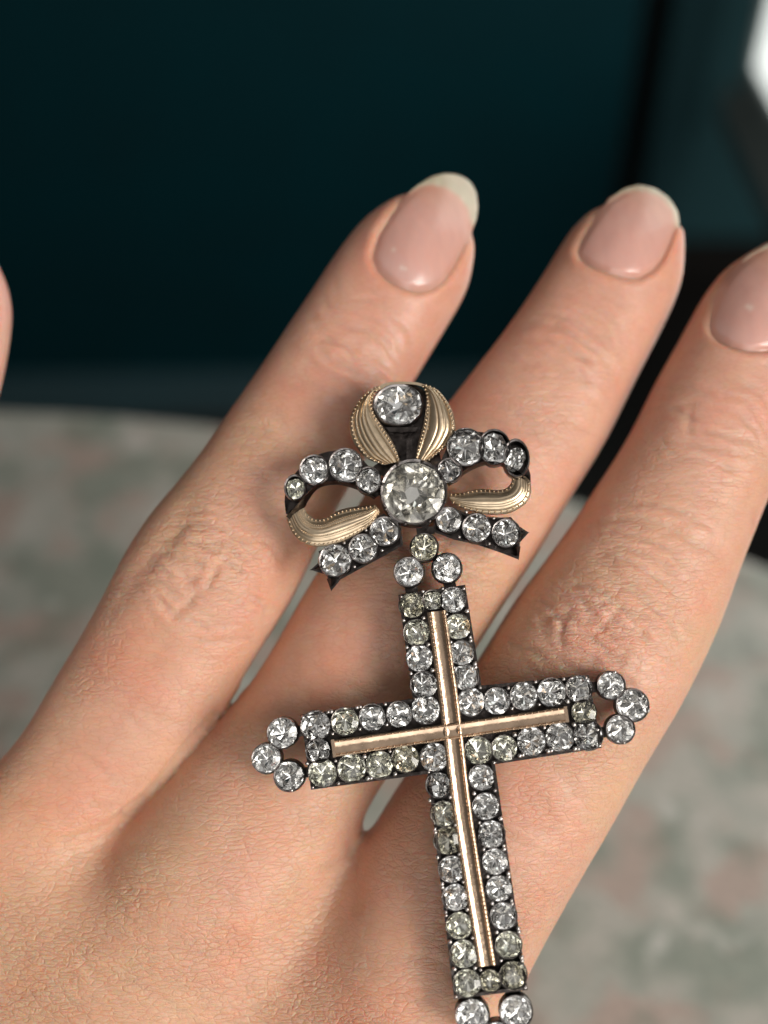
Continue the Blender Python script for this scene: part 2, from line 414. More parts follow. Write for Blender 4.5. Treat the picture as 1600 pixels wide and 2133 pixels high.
for fg, x, y, d, ln, st in ((FA, 425, 1210, 12.0, 0.62, 0.55), (FB, 885, 1090, 12.2, 0.62, 0.9), (FC, 1265, 1320, 11.8, 0.70, 0.55),
                            (FA, 735, 745, 12.5, 0.36, 0.6), (FB, 1175, 720, 12.7, 0.34, 0.45), (FC, 1470, 900, 12.3, 0.40, 0.6)):
    t, u = pt_t(fg, x, y, d); KN.append((fg, t, u, ln, st))
    fg.bump += 0.075 * max(st, 0.9 if ln > 0.5 else 0) * np.exp(-((fg.T - t) / (ln * 0.9)) ** 2)
for fg, x, y, d in ((FB, 470, 1880, 11.8), (FC, 870, 2110, 11.7), (FA, 40, 1780, 11.9)):
    t, u = pt_t(fg, x, y, d); fg.bump += 0.13 * np.exp(-((fg.T - t) / 0.8) ** 2)

def smin(a, b, k):
    h = np.clip(0.5 + 0.5 * (b - a) / k, 0, 1)
    return b * (1 - h) + a * h - k * h * (1 - h)
def sstep(x, a, b):
    t = np.clip((x - a) / (b - a), 0, 1); return t * t * (3 - 2 * t)
def hand_sdf(P):
    q = P[:, 0] * A_AX[0] + P[:, 1] * A_AX[1]
    a, b, c, d = (fg.eval(P)[0] for fg in FINGERS)
    kab = 0.02 + 0.09 * np.exp(-((q + 2.50) / 0.14) ** 2) + 1.2 * sstep(q, -4.05, -5.7)
    kbc = 0.035 + 0.30 * sstep(q, -2.55, -3.4) + 0.85 * sstep(q, -3.2, -5.0)
    kad = 0.03 + 0.75 * sstep(q, -4.2, -6.0)
    return smin(smin(smin(a, b, kab), c, kbc), d, kad)

def build_hand_field():
    h = 0.033
    lo = np.array([-7.6, -8.2, -14.9]); hi = np.array([5.7, 4.1, -11.3])
    n = np.ceil((hi - lo) / h / 3).astype(int) * 3 + 1
    ax = [lo[i] + h * np.arange(n[i]) for i in range(3)]
    cx = [a[::3] for a in ax]
    G = np.stack(np.meshgrid(*cx, indexing='ij'), -1).reshape(-1, 3).astype(np.float32)
    Fc = hand_sdf(G).reshape([len(c) for c in cx])
    Ff = np.full(n, 1.0, np.float32)
    # nearest coarse value everywhere, exact value in the band
    idx = [np.minimum((np.arange(n[i]) + 1) // 3, len(cx[i]) - 1) for i in range(3)]
    Ff = Fc[np.ix_(*idx)].astype(np.float32)
    band = np.argwhere(np.abs(Ff) < 0.15)
    P = np.stack([ax[i][band[:, i]] for i in range(3)], -1)
    out = np.empty(len(P), np.float32)
    for s in range(0, len(P), 400000): out[s:s + 400000] = hand_sdf(P[s:s + 400000])
    Ff[tuple(band.T)] = out
    Ff[0] = Ff[-1] = 0.5; Ff[:, 0] = Ff[:, -1] = 0.5; Ff[:, :, 0] = Ff[:, :, -1] = 0.5
    return Ff, lo, h
def surface_nets(V, lo, h):
    ins = V < 0
    cnt = np.zeros(np.array(V.shape) - 1, np.int8)
    sl = lambda o, n: slice(o, n - 1 + o)
    nx, ny, nz = V.shape
    for i in (0, 1):
        for j in (0, 1):
            for k in (0, 1): cnt += ins[sl(i, nx), sl(j, ny), sl(k, nz)]
    cells = np.argwhere((cnt > 0) & (cnt < 8))
    ids = np.full(cnt.shape, -1, np.int32); ids[tuple(cells.T)] = np.arange(len(cells))
    acc = np.zeros((len(cells), 3)); num = np.zeros(len(cells))
    corners = [(i, j, k) for i in (0, 1) for j in (0, 1) for k in (0, 1)]
    for p in corners:
        for d in range(3):
            if p[d]: continue
            p2 = list(p); p2[d] = 1
            a = V[tuple((cells + p).T)]; b = V[tuple((cells + p2).T)]
            m = (a < 0) != (b < 0)
            t = a[m] / (a[m] - b[m])
            pos = np.tile(np.array(p, float), (m.sum(), 1)); pos[:, d] = t
            acc[m] += pos; num[m] += 1
    verts = lo + h * (cells + acc / num[:, None])
    faces = []
    for d in range(3):
        e1, e2 = (d + 1) % 3, (d + 2) % 3
        sa = [slice(None)] * 3; sb = [slice(None)] * 3
        sa[d] = slice(0, -1); sb[d] = slice(1, None)
        ea = ins[tuple(sa)]; eb = ins[tuple(sb)]
        for flip in (False, True):
            E = np.argwhere((ea & ~eb) if not flip else (~ea & eb))
            E = E[(E[:, e1] > 0) & (E[:, e2] > 0) & (E[:, e1] < V.shape[e1] - 1) & (E[:, e2] < V.shape[e2] - 1)]
            o1 = np.zeros(3, int); o1[e1] = 1; o2 = np.zeros(3, int); o2[e2] = 1
            q = [ids[tuple((E - o).T)] for o in (o1 + o2, o2, 0 * o1, o1)]
            Q = np.stack(q if not flip else q[::-1], -1)
            faces.append(Q)
    return verts, np.concatenate(faces)
def vnormals(v, f):
    n = np.cross(v[f[:, 2]] - v[f[:, 0]], v[f[:, 3]] - v[f[:, 1]])
    out = np.zeros_like(v)
    for i in range(4):
        for c in range(3): out[:, c] += np.bincount(f[:, i], n[:, c], len(v))
    return out / np.maximum(np.linalg.norm(out, axis=1, keepdims=True), 1e-12)
def sdpoly(P, poly):          # signed distance (negative inside), 2-D
    poly = np.asarray(poly, float); d = np.full(len(P), 1e9); ins = np.zeros(len(P), bool)
    for i in range(len(poly)):
        a, b = poly[i], poly[(i + 1) % len(poly)]; e = b - a; w = P - a
        t = np.clip((w @ e) / (e @ e), 0, 1); d = np.minimum(d, np.linalg.norm(w - t[:, None] * e, axis=1))
        c = ((a[1] <= P[:, 1]) != (b[1] <= P[:, 1])); den = (b[1] - a[1]) if abs(b[1] - a[1]) > 1e-9 else 1e-9
        xi = a[0] + (P[:, 1] - a[1]) / den * (b[0] - a[0]); ins ^= c & (P[:, 0] < xi)
    return np.where(ins, -d, d)
def vnoise(x, y, seed):       # smooth value noise, numpy
    r = np.random.default_rng(seed); g = r.random((64, 64))
    xi, yi = np.floor(x).astype(int), np.floor(y).astype(int); fx, fy = x - xi, y - yi
    fx, fy = fx * fx * (3 - 2 * fx), fy * fy * (3 - 2 * fy)
    G = lambda i, j: g[i % 64, j % 64]
    return (G(xi, yi) * (1 - fx) + G(xi + 1, yi) * fx) * (1 - fy) + (G(xi, yi + 1) * (1 - fx) + G(xi + 1, yi + 1) * fx) * fy

NAILS = [
    ([(771, 537), (773, 520), (784, 485), (812, 442), (841, 410), (870, 385), (899, 367), (927, 360), (956, 363), (979, 377), (992, 399), (996, 431), (992, 459), (985, 474), (979, 502), (968, 528), (950, 560), (927, 589), (899, 606), (870, 610), (841, 603), (812, 589), (784, 566)],
     [(852, 401), (873, 389), (899, 383), (929, 390), (958, 408), (976, 434), (986, 474)], 13),
    ([(1197, 522), (1209, 496), (1225, 471), (1247, 440), (1269, 415), (1300, 392), (1331, 384), (1366, 392), (1394, 412), (1412, 440), (1416, 468), (1409, 484), (1400, 512), (1387, 540), (1366, 565), (1337, 580), (1306, 581), (1269, 571), (1231, 556), (1206, 541)],
     [(1264, 420), (1300, 399), (1342, 396), (1376, 408), (1401, 436), (1412, 484)], 11),
    ([(1472, 677), (1478, 652), (1487, 621), (1506, 587), (1531, 556), (1560, 530), (1600, 507), (1645, 500), (1690, 515), (1720, 555), (1728, 610), (1715, 660), (1685, 700), (1645, 725), (1600, 733), (1562, 734), (1522, 724), (1491, 709), (1475, 693)],
     [(1545, 543), (1575, 524), (1605, 515), (1645, 511), (1685, 526), (1712, 560), (1724, 600)], 0),
    ([(-115, 640), (-120, 590), (-112, 540), (-95, 505), (-75, 490), (-55, 502), (-38, 540), (-30, 590), (-34, 640), (-50, 668), (-75, 676), (-100, 666)],
     [(-109, 528), (-93, 506), (-75, 499), (-57, 506), (-41, 530)], 0)]

Vf, lo, hh = build_hand_field()
hv, hf = surface_nets(Vf, lo, hh)
del Vf
hn = vnormals(hv, hf)
if hn[np.argmax(hv[:, 2]), 2] < 0: hf = hf[:, ::-1].copy(); hn = -hn
HPX = np.stack([800 - hv[:, 0] / hv[:, 2] * F, 1066.5 + hv[:, 1] / hv[:, 2] * F], -1)   # photo position of each vertex
front = hn[:, 2] > 0.02
PX2CM = 13.0 / F
ev = [fg.eval(hv) for fg in FINGERS]
own = np.argmin(np.stack([e[0] for e in ev]), 0)

# --- folds and creases of the skin
disp = np.zeros(len(hv)); fold = np.zeros(len(hv))
tint = np.tile(np.array([0.665, 0.412, 0.288]), (len(hv), 1))
def blend(mask, col, amt):
    m = np.clip(mask * amt, 0, 1)[:, None]; tint[:] = tint * (1 - m) + np.array(col) * m
PINK = (0.64, 0.345, 0.262); PALE = (0.69, 0.435, 0.33); RED = (0.60, 0.30, 0.205); SALLOW = (0.60, 0.41, 0.255)
for n, (fg, tc, uc, ln, st) in enumerate(KN):
    fi = FINGERS.index(fg)
    m = (own == fi) & front
    u = hv[:, 0] * fg.b[0] + hv[:, 1] * fg.b[1] - uc; t = ev[fi][1] - tc
    W = np.interp(tc, fg.T, fg.w)
    p = u / W
    side = np.exp(-(np.abs(p) / 0.72) ** 3.5)
    env = side * np.exp(-(np.abs(t) / np.where(t > 0, ln * 2.0, ln * 1.35)) ** 3) * m
    fold = np.maximum(fold, side * np.exp(-(t / (ln * 1.8)) ** 2) * m * min(1, st))
    wob = (vnoise(u * 5 + 9, t * 5 + 3 * n, 11 + n) - 0.5) * 0.08 + (vnoise(u * 9, t * 9, 31 + n) - 0.5) * 0.02
    r = np.random.default_rng(50 + n)
    K = 4 if ln > 0.5 else 2
    for k in range(-K - 1, 2 * K + 1):
        s0 = np.sign(k) * ln * 0.92 * (abs(k) / K) ** 0.9
        curve = s0 * (1 - 0.50 * np.clip(np.abs(p), 0, 1.2) ** 2.0) + wob * 1.3 + r.normal(0, 0.015)
        wd_ = r.uniform(0.030, 0.046); dp = r.uniform(0.022, 0.046) * st * (1.0 if abs(k) <= K // 2 + 1 else 0.55)
        brk = sstep(vnoise(u * 2.2 + 17 * k, t * 0.3 + k, 70 + n), 0.10, 0.50)
        disp -= dp * np.exp(-((t - curve) / wd_) ** 2) * brk * env
        disp += dp * 0.14 * np.exp(-((np.abs(t - curve) - 0.075) / 0.04) ** 2) * env * brk
    # crossing lengthwise wrinkles make cushions
    for k in range(7 if ln > 0.5 else 3):
        u0 = r.uniform(-0.6, 0.6) * W; sl = r.normal(0, 0.5)
        q0 = r.uniform(-0.6, 0.6) * ln
        line = u - u0 - sl * (t - q0) + wob
        disp -= 0.017 * st * np.exp(-(line / 0.036) ** 2) * np.exp(-((t - q0) / 0.16) ** 2) * env
    disp += 0.022 * st * (vnoise(u * 6, t * 6, 90 + n) - 0.5) * env
    # the hollow in the middle of the knuckle, and its colour
    hol = np.exp(-(u / (0.24 * W)) ** 2 - ((t + 0.05) / (0.17 * ln / 0.6)) ** 2) * m
    disp -= 0.028 * st * hol
    blend(np.exp(-(p / 0.8) ** 2 - (t / (ln * 1.2)) ** 2) * m, PALE, 0.55 if ln > 0.5 else 0.3)
    blend(hol, RED, 0.55 if ln > 0.5 else 0.25)
# sideways ridge lines running over the fingers between the joints
for fi, fg in enumerate(FINGERS):
    m = (own == fi) & front
    t = ev[fi][1]; du = ev[fi][2]
    wob = (vnoise(du * 2.5 + 5, t * 2.0, 200 + fi) - 0.5) * 0.35
    g = vnoise(du * 1.2 + 3, (t + wob * 0.6) * 9.0, 210 + fi)
    disp -= 0.0110 * sstep(g, 0.55, 0.25) * m * np.exp(-(np.abs(du) / 0.8) ** 4)
# long soft folds on the back of the hand
q = hv[:, 0] * A_AX[0] + hv[:, 1] * A_AX[1]; s_ = hv[:, 0] * A_AX[1] - hv[:, 1] * A_AX[0]
dors = sstep(q, -3.4, -5.2) * front
disp += 0.03 * (vnoise(s_ * 1.6 + 2, q * 1.3, 300) - 0.5) * dors
for k in range(26):
    r = np.random.default_rng(400 + k)
    q0 = r.uniform(-8, -3.9); s0 = r.uniform(-1.5, 6.0); ang = r.normal(0.35, 0.25); ll = r.uniform(0.35, 0.9)
    a_ = (s_ - s0) * math.cos(ang) + (q - q0) * math.sin(ang); b_ = -(s_ - s0) * math.sin(ang) + (q - q0) * math.cos(ang)
    b_ = b_ + (vnoise(s_ * 4, q * 4, 500 + k) - 0.5) * 0.12
    disp -= 0.013 * np.exp(-(b_ / 0.03) ** 2 - (a_ / ll) ** 4) * dors
def spline(pts, n):
    P = np.asarray(pts, float)
    if len(P) == 2: return P[0] + (P[1] - P[0]) * np.linspace(0, 1, n)[:, None]
    Q = np.vstack([2 * P[0] - P[1], P, 2 * P[-1] - P[-2]]); out = []
    for i in range(1, len(Q) - 2):
        for t in np.linspace(0, 1, 24, endpoint=False):
            a, b, c, d = Q[i - 1], Q[i], Q[i + 1], Q[i + 2]
            out.append(0.5 * (2 * b + (c - a) * t + (2 * a - 5 * b + 4 * c - d) * t * t + (3 * b - a - 3 * c + d) * t ** 3))
    out.append(P[-1]); out = np.array(out); L = np.r_[0, np.cumsum(np.linalg.norm(np.diff(out, axis=0), axis=1))]
    x = np.linspace(0, L[-1], n); return np.c_[np.interp(x, L, out[:, 0]), np.interp(x, L, out[:, 1])]

def folds(lines, wdt, dep, ridge=0.25):
    """skin folds along curves given in photo coordinates: a groove with a soft cushion on both sides, fading at the ends"""
    global disp
    for pts in lines:
        P = spline(pts, 40); lo_, hi_ = P.min(0) - 60, P.max(0) + 60
        I = np.flatnonzero(front & (HPX[:, 0] > lo_[0]) & (HPX[:, 0] < hi_[0]) & (HPX[:, 1] > lo_[1]) & (HPX[:, 1] < hi_[1]))
        Q = HPX[I] + 5 * (np.stack([vnoise(HPX[I, 0] / 22, HPX[I, 1] / 22, 700), vnoise(HPX[I, 0] / 22, HPX[I, 1] / 22, 701)], -1) - 0.5)
        D = np.hypot(Q[:, None, 0] - P[None, :, 0], Q[:, None, 1] - P[None, :, 1]); k = D.argmin(1); d = D.min(1)
        f_ = np.sin(np.pi * np.clip(0.06 + 0.88 * k / 39, 0, 1)) ** 0.6
        disp[I] += f_ * dep * (-np.exp(-(d / wdt) ** 2) + ridge * np.exp(-((d - 2.6 * wdt) / (1.4 * wdt)) ** 2))
folds([[(345, 1272), (380, 1292), (420, 1298), (468, 1304)], [(318, 1245), (340, 1262), (362, 1288)], [(428, 1226), (455, 1180), (468, 1163)], [(465, 1165), (490, 1182), (512, 1204)],
       [(322, 1178), (370, 1200), (432, 1226)], [(432, 1226), (475, 1230), (530, 1248)], [(362, 1285), (388, 1258), (412, 1236)], [(356, 1118), (390, 1092), (440, 1092), (505, 1130), (560, 1185)],
       [(300, 1205), (338, 1215), (372, 1238)], [(400, 1130), (440, 1128), (490, 1150)], [(345, 1150), (390, 1160), (420, 1180)], [(395, 1330), (450, 1338), (520, 1330)], [(510, 1240), (545, 1260), (560, 1282)]], 6.5, 0.024, 0.16)
folds([[(240, 1262), (296, 1180), (350, 1118), (388, 1062)]], 22, 0.04, 0.1)
folds([[(1180, 1277), (1232, 1325), (1294, 1364), (1325, 1390)], [(1180, 1220), (1241, 1224), (1294, 1264), (1337, 1316), (1360, 1372)], [(1066, 1347), (1110, 1356), (1148, 1384)],
       [(1119, 1292), (1150, 1284), (1182, 1280)], [(1232, 1190), (1320, 1222), (1386, 1281), (1418, 1328)], [(1250, 1150), (1337, 1181), (1403, 1229), (1434, 1268)],
       [(1180, 1280), (1168, 1320), (1172, 1362)], [(1232, 1325), (1262, 1300), (1290, 1266)], [(1125, 1300), (1140, 1330), (1170, 1345)], [(1205, 1240), (1225, 1270), (1260, 1298)]], 6.5, 0.024, 0.16)
folds([[(1272, 1106), (1372, 1132), (1446, 1188)], [(1285, 1075), (1385, 1092), (1465, 1145)], [(1290, 1042), (1399, 1058), (1490, 1106)], [(1262, 1128), (1352, 1156), (1424, 1208)]], 6.0, 0.020)
folds([[(1415, 912), (1491, 934), (1560, 950)], [(1398, 942), (1470, 962), (1540, 985)], [(1425, 885), (1500, 905), (1560, 915)],
       [(640, 722), (705, 748), (790, 800)], [(655, 700), (730, 722), (800, 762)], [(630, 748), (690, 782), (760, 822)], [(1105, 700), (1165, 720), (1240, 765)], [(1095, 722), (1150, 748), (1220, 790)]], 6.5, 0.017)
# the crease where ring and middle finger part, and its fading tail on the hand
def crease(pts, wdt, dep):
    global disp
    pts = np.array(pts, float); d = np.full(len(hv), 1e9)
    for a, b in zip(pts[:-1], pts[1:]):
        e = b - a; w = HPX - a; tt_ = np.clip((w @ e) / (e @ e), 0, 1); d = np.minimum(d, np.linalg.norm(w - tt_[:, None] * e, axis=1))
    disp -= dep * np.exp(-(d / wdt) ** 2) * front
crease([(455, 1486), (400, 1548), (350, 1611), (300, 1666), (262, 1697)], 8, 0.075)
crease([(300, 1668), (262, 1697), (200, 1732), (130, 1752)], 9, 0.03)
crease([(300, 1690), (215, 1745), (150, 1790)], 8, 0.010)
crease([(735, 1760), (742, 1830), (738, 1890)], 14, 0.025)
crease([(735, 1770), (700, 1800), (668, 1812)], 9, 0.018)
# skin tone: pinker fingertips, middle phalanges outward pink and darkened for weaker light, warm back of the hand
for fi, fg in enumerate(FINGERS):
    m = own == fi
    blend(sstep(ev[fi][1], fg.t1 - 5.0, fg.t1 - 2.2) * m, (0.61, 0.345, 0.265), 0.65)
    blend(np.exp(-((ev[fi][1] - fg.t1) / 1.6) ** 2) * m, (0.60, 0.30, 0.225), 0.6)
blend(sstep(q, -3.6, -5.6), (0.69, 0.435, 0.28), 0.8)
blend((own == 3).astype(float), (0.69, 0.355, 0.30), 0.85)
blend((vnoise(s_ * 0.9 + 7, q * 0.8, 610) > 0) * vnoise(s_ * 1.1 + 7, q * 1.0, 610), PINK, 0.45)
blend(sstep(vnoise(s_ * 1.7, q * 1.5 + 4, 620), 0.55, 0.85), SALLOW, 0.25)
for fi, x, y, rr in ((0, 300, 1420, 80), (0, 500, 1290, 60), (1, 480, 1850, 90), (2, 1290, 1340, 70), (1, 700, 1330, 80)):
    d = np.hypot(HPX[:, 0] - x, HPX[:, 1] - y); blend(np.exp(-(d / rr) ** 2) * front, PINK, 0.35)

# --- nails: fit their curve to the fingertips, then sink and raise the skin round them
nail_jobs = []
for poly, smile, seed in NAILS:
    poly = np.array(poly, float); c0 = poly.mean(0)
    sd = sdpoly(HPX, poly); sel = (sd < -6) & front & (HPX[:, 1] > poly[:, 1].min() + 40)
    X = (HPX[sel] - c0) / 100.0
    Aq = np.c_[np.ones(len(X)), X, X ** 2, X[:, :1] * X[:, 1:]]
    dep = -hv[sel, 2]
    cf = np.linalg.lstsq(Aq, dep, rcond=None)[0]
    tip = np.array(smile).mean(0); ax_ = tip - c0; ax_ /= np.linalg.norm(ax_); pr_ = np.array([-ax_[1], ax_[0]])
    H = np.array([[2 * cf[3], cf[5]], [cf[5], 2 * cf[4]]]); B_ = np.stack([pr_, ax_], 1)
    Hl = B_.T @ H @ B_; Hl[0, 0] = max(Hl[0, 0], 0.50); Hl[1, 1] *= 0.72; Hl[0, 1] *= 0.5; Hl[1, 0] = Hl[0, 1]; H = B_ @ Hl @ B_.T
    cf[3], cf[5], cf[4] = H[0, 0] / 2, H[0, 1], H[1, 1] / 2
    Aq2 = Aq @ cf; cf[0] += np.median(dep - Aq2) + 0.022
    fi = int(np.bincount(own[sel]).argmax())
    nail_jobs.append((poly, np.array(smile, float), c0, cf))
    m = front & (sd < 90) & (own == fi)
    away = np.ones(len(hv))
    tip = np.array(smile).mean(0); ax_ = tip - c0; ax_ /= np.linalg.norm(ax_)
    al = (HPX - c0) @ ax_
    away = 1 - sstep(al, 55, 105)                      # no nail fold at the free edge
    cm = sd * PX2CM
    Xa = (HPX - c0) / 100.0; fit = np.c_[np.ones(len(Xa)), Xa, Xa ** 2, Xa[:, :1] * Xa[:, 1:]] @ cf
    inside = sstep(cm, 0.015, -0.06)
    disp = np.where(m, disp * sstep(cm, 0.0, 0.2), disp)
    target = (-hv[:, 2] - fit)                          # bring the skin under the plate to the fitted curve, a little deeper
    disp += np.where(m, inside * (np.clip(target, -0.18, 0.18) - 0.055 - 0.10 * sstep(al, 15, 80)), 0)
    disp += np.where(m, 0.010 * np.exp(-((cm - 0.06) / 0.06) ** 2) * away, 0)
    disp -= np.where(m, 0.016 * np.exp(-((cm - 0.0) / 0.03) ** 2) * away, 0)
    blend(np.where(m, np.exp(-((cm - 0.02) / 0.05) ** 2) * away, 0), (0.62, 0.29, 0.19), 0.45)
    blend(np.where(m, inside, 0), (0.55, 0.27, 0.2), 1)
hv = hv + hn * disp[:, None]
hand_me = bpy.data.meshes.new('hand')
BASE = np.array([0.0, 0.0, -12.4])
def np_mesh(me, v, f, m):
    me.vertices.add(len(v)); me.vertices.foreach_set('co', np.ascontiguousarray(v * S, np.float32).ravel())
    me.loops.add(f.size); me.loops.foreach_set('vertex_index', f.ravel().astype(np.int32))
    me.polygons.add(len(f)); me.polygons.foreach_set('loop_start', np.arange(0, f.size, 4, dtype=np.int32))
    me.polygons.foreach_set('use_smooth', np.ones(len(f), bool))
    me.materials.append(m); me.update(calc_edges=True); me.validate()
np_mesh(hand_me, hv - BASE, hf, M_skin)
def set_color(me, name, rgb):
    a = me.attributes.new(name, 'FLOAT_COLOR', 'POINT'); a.data.foreach_set('color', np.c_[rgb, np.ones(len(rgb))].astype(np.float32).ravel())
set_color(hand_me, 'tint', tint)
away_tip = np.zeros(len(hv))
for fi, fg in enumerate(FINGERS):
    tt_ = fg.t1 - ev[fi][1]; away_tip = np.where(own == fi, tt_, away_tip)
relief = 0.20 + 0.20 * sstep(away_tip, 1.6, 3.2) + 0.14 * sstep(away_tip, 4.0, 5.6) + 0.16 * sstep(q, -3.4, -5.0) + 0.08 * fold
relief *= 0.65 + 0.7 * vnoise(s_ * 1.3 + 3, q * 1.1, 930)
a_ = hand_me.attributes.new('relief', 'FLOAT', 'POINT'); a_.data.foreach_set('value', relief.astype(np.float32))
a_ = hand_me.attributes.new('fold', 'FLOAT', 'POINT'); a_.data.foreach_set('value', fold.astype(np.float32))
hand = obj('hand', hand_me)
hand.matrix_world = MSUB @ Matrix.Translation(tuple(BASE * S))
tag(hand, 'hand seen from its back, fingers spread with bare pink nails, under the jewelled cross', 'hand')

def closed_resample(pts, n):
    pts = np.asarray(pts, float); P = np.vstack([pts, pts[:1]]); s = np.r_[0, np.cumsum(np.linalg.norm(np.diff(P, axis=0), axis=1))]
    x = np.linspace(0, s[-1], n, endpoint=False); q = np.c_[np.interp(x, s, P[:, 0]), np.interp(x, s, P[:, 1])]
    g = np.array([1, 3, 5, 3, 1.]); g /= g.sum()
    return sum(np.roll(q, k - 2, 0) * g[k] for k in range(5))
for poly, smile, c0, cf in nail_jobs:
    n = 130; rings = 30
    out = closed_resample(poly, n)
    V2 = [c0[None]]
    for j in range(1, rings + 1): V2.append(c0 + (out - c0) * (j / rings) ** 0.85)
    V2 = np.vstack(V2)
    X = (V2 - c0) / 100.0
    d = np.c_[np.ones(len(X)), X, X ** 2, X[:, :1] * X[:, 1:]] @ cf
    tip = smile.mean(0); axn = tip - c0; axn /= np.linalg.norm(axn)
    sd = sdpoly(V2, poly)
    # bed polygon = outline with the free edge cut at the smile line
    keep = [p for p in poly if (p - c0) @ axn < 60 or sdpoly(np.array([p]), np.vstack([smile, smile[-1] - axn * 400, smile[0] - axn * 400]))[0] < 0]
    pr = np.array([-axn[1], axn[0]])
    bedpoly = np.vstack([smile, smile[-1] + pr * 200, smile[-1] + pr * 200 - axn * 400, smile[0] - pr * 200 - axn * 400, smile[0] - pr * 200])
    bed = sstep(sdpoly(V2, bedpoly), 4, -6)
    edge_up = sstep(sd * PX2CM, -0.10, 0.0)
    d = d - 0.004 + 0.03 * edge_up * bed
    topv = ray(0, 0)[None] * 0 + np.c_[(V2[:, 0] - 800) / F, (1066.5 - V2[:, 1]) / F, -np.ones(len(V2))] * d[:, None]
    botv = topv + np.array([0, 0, -0.035])
    faces = []
    for k in range(n): faces.append((0, 1 + k, 1 + (k + 1) % n))
    for j in range(rings - 1):
        for k in range(n):
            a, b = 1 + j * n + k, 1 + j * n + (k + 1) % n
            faces.append((a, a + n, b + n, b))
    m_ = len(topv)
    ff = [tuple(reversed(q)) for q in faces] + [tuple(i + m_ for i in q) for q in faces]
    o0 = 1 + (rings - 1) * n
    for k in range(n): a, b = o0 + k, o0 + (k + 1) % n; ff.append((a, b, b + m_, a + m_))
    VV = np.vstack([topv, botv])
    axis_c = (V2 - c0) @ axn
    pink = np.array([0.645, 0.345, 0.29]); deep = np.array([0.60, 0.31, 0.225]); freec = np.array([0.52, 0.445, 0.325]); luna = np.array([0.62, 0.385, 0.345])
    col = np.tile(pink, (len(V2), 1))
    k1 = sstep(axis_c, 30, 95)[:, None] * 0.8; col = col * (1 - k1) + deep * k1
    k2 = sstep(axis_c, -55, -110)[:, None] * 0.7; col = col * (1 - k2) + luna * k2
    k3 = np.exp(-((sd + 2) / 14) ** 2)[:, None] * 0.55 * bed[:, None]; col = col * (1 - k3) + np.array([0.55, 0.25, 0.17]) * k3
    fv = vnoise(V2[:, 0] / 16, V2[:, 1] / 16, 820)[:, None]; fcol = freec * (0.93 + 0.14 * fv) + np.array([0.05, 0.05, 0.06]) * sstep(fv, 0.6, 0.9)
    col = col * bed[:, None] + fcol * (1 - bed[:, None])
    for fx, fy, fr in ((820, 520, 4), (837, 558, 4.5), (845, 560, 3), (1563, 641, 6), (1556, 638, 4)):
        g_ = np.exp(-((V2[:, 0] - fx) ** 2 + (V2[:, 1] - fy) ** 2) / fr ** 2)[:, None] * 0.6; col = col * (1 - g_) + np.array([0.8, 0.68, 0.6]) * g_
    me = new_mesh('fingernail', (VV - BASE) * S, ff, M_nail)
    bm = bmesh.new(); bm.from_mesh(me); bmesh.ops.recalc_face_normals(bm, faces=bm.faces); bm.to_mesh(me); bm.free()
    me.polygons.foreach_set('use_smooth', [True] * len(me.polygons))
    set_color(me, 'tint', np.vstack([col, col]))
    obj('fingernail', me, hand)

# ------------------------------------------------------------------ the jewel (camera-aligned frame, cm)
class Plane:
    def __init__(s, p0, p1, p2):          # p0 -> p1 runs to the right, p0 -> p2 runs down
        s.o = p0; e = p1 - p0; g = p2 - p0
        s.n = np.cross(g, e); s.n /= np.linalg.norm(s.n)
        if s.n[2] < 0: s.n = -s.n
        s.x = e / np.linalg.norm(e); s.y = np.cross(s.n, s.x)
    def at(s, px, py, h=0.0):
        r = ray(px, py); k = ((s.o + s.n * h) @ s.n) / (r @ s.n); return r * k
    def scale(s, px, py): return -s.at(px, py)[2] / F      # cm per photo pixel
    def frame(s): return s.x, s.y, s.n
PC = Plane(ray(560, 1580) * 11.49, ray(1317, 1469) * 11.42, ray(1000, 2070) * 11.12)
PB = Plane(ray(600, 1030) * 11.80, ray(1110, 1010) * 11.76, ray(862, 1150) * 11.70)
ROOT = PC.at(941, 1517)
pend = bpy.data.objects.new('cross_pendant', None); COL.objects.link(pend)
pend.matrix_world = MSUB @ Matrix.Translation(tuple(ROOT * S))
tag(pend, 'antique cross pendant of clear paste stones and rose gold hanging from a jewelled ribbon bow', 'pendant')
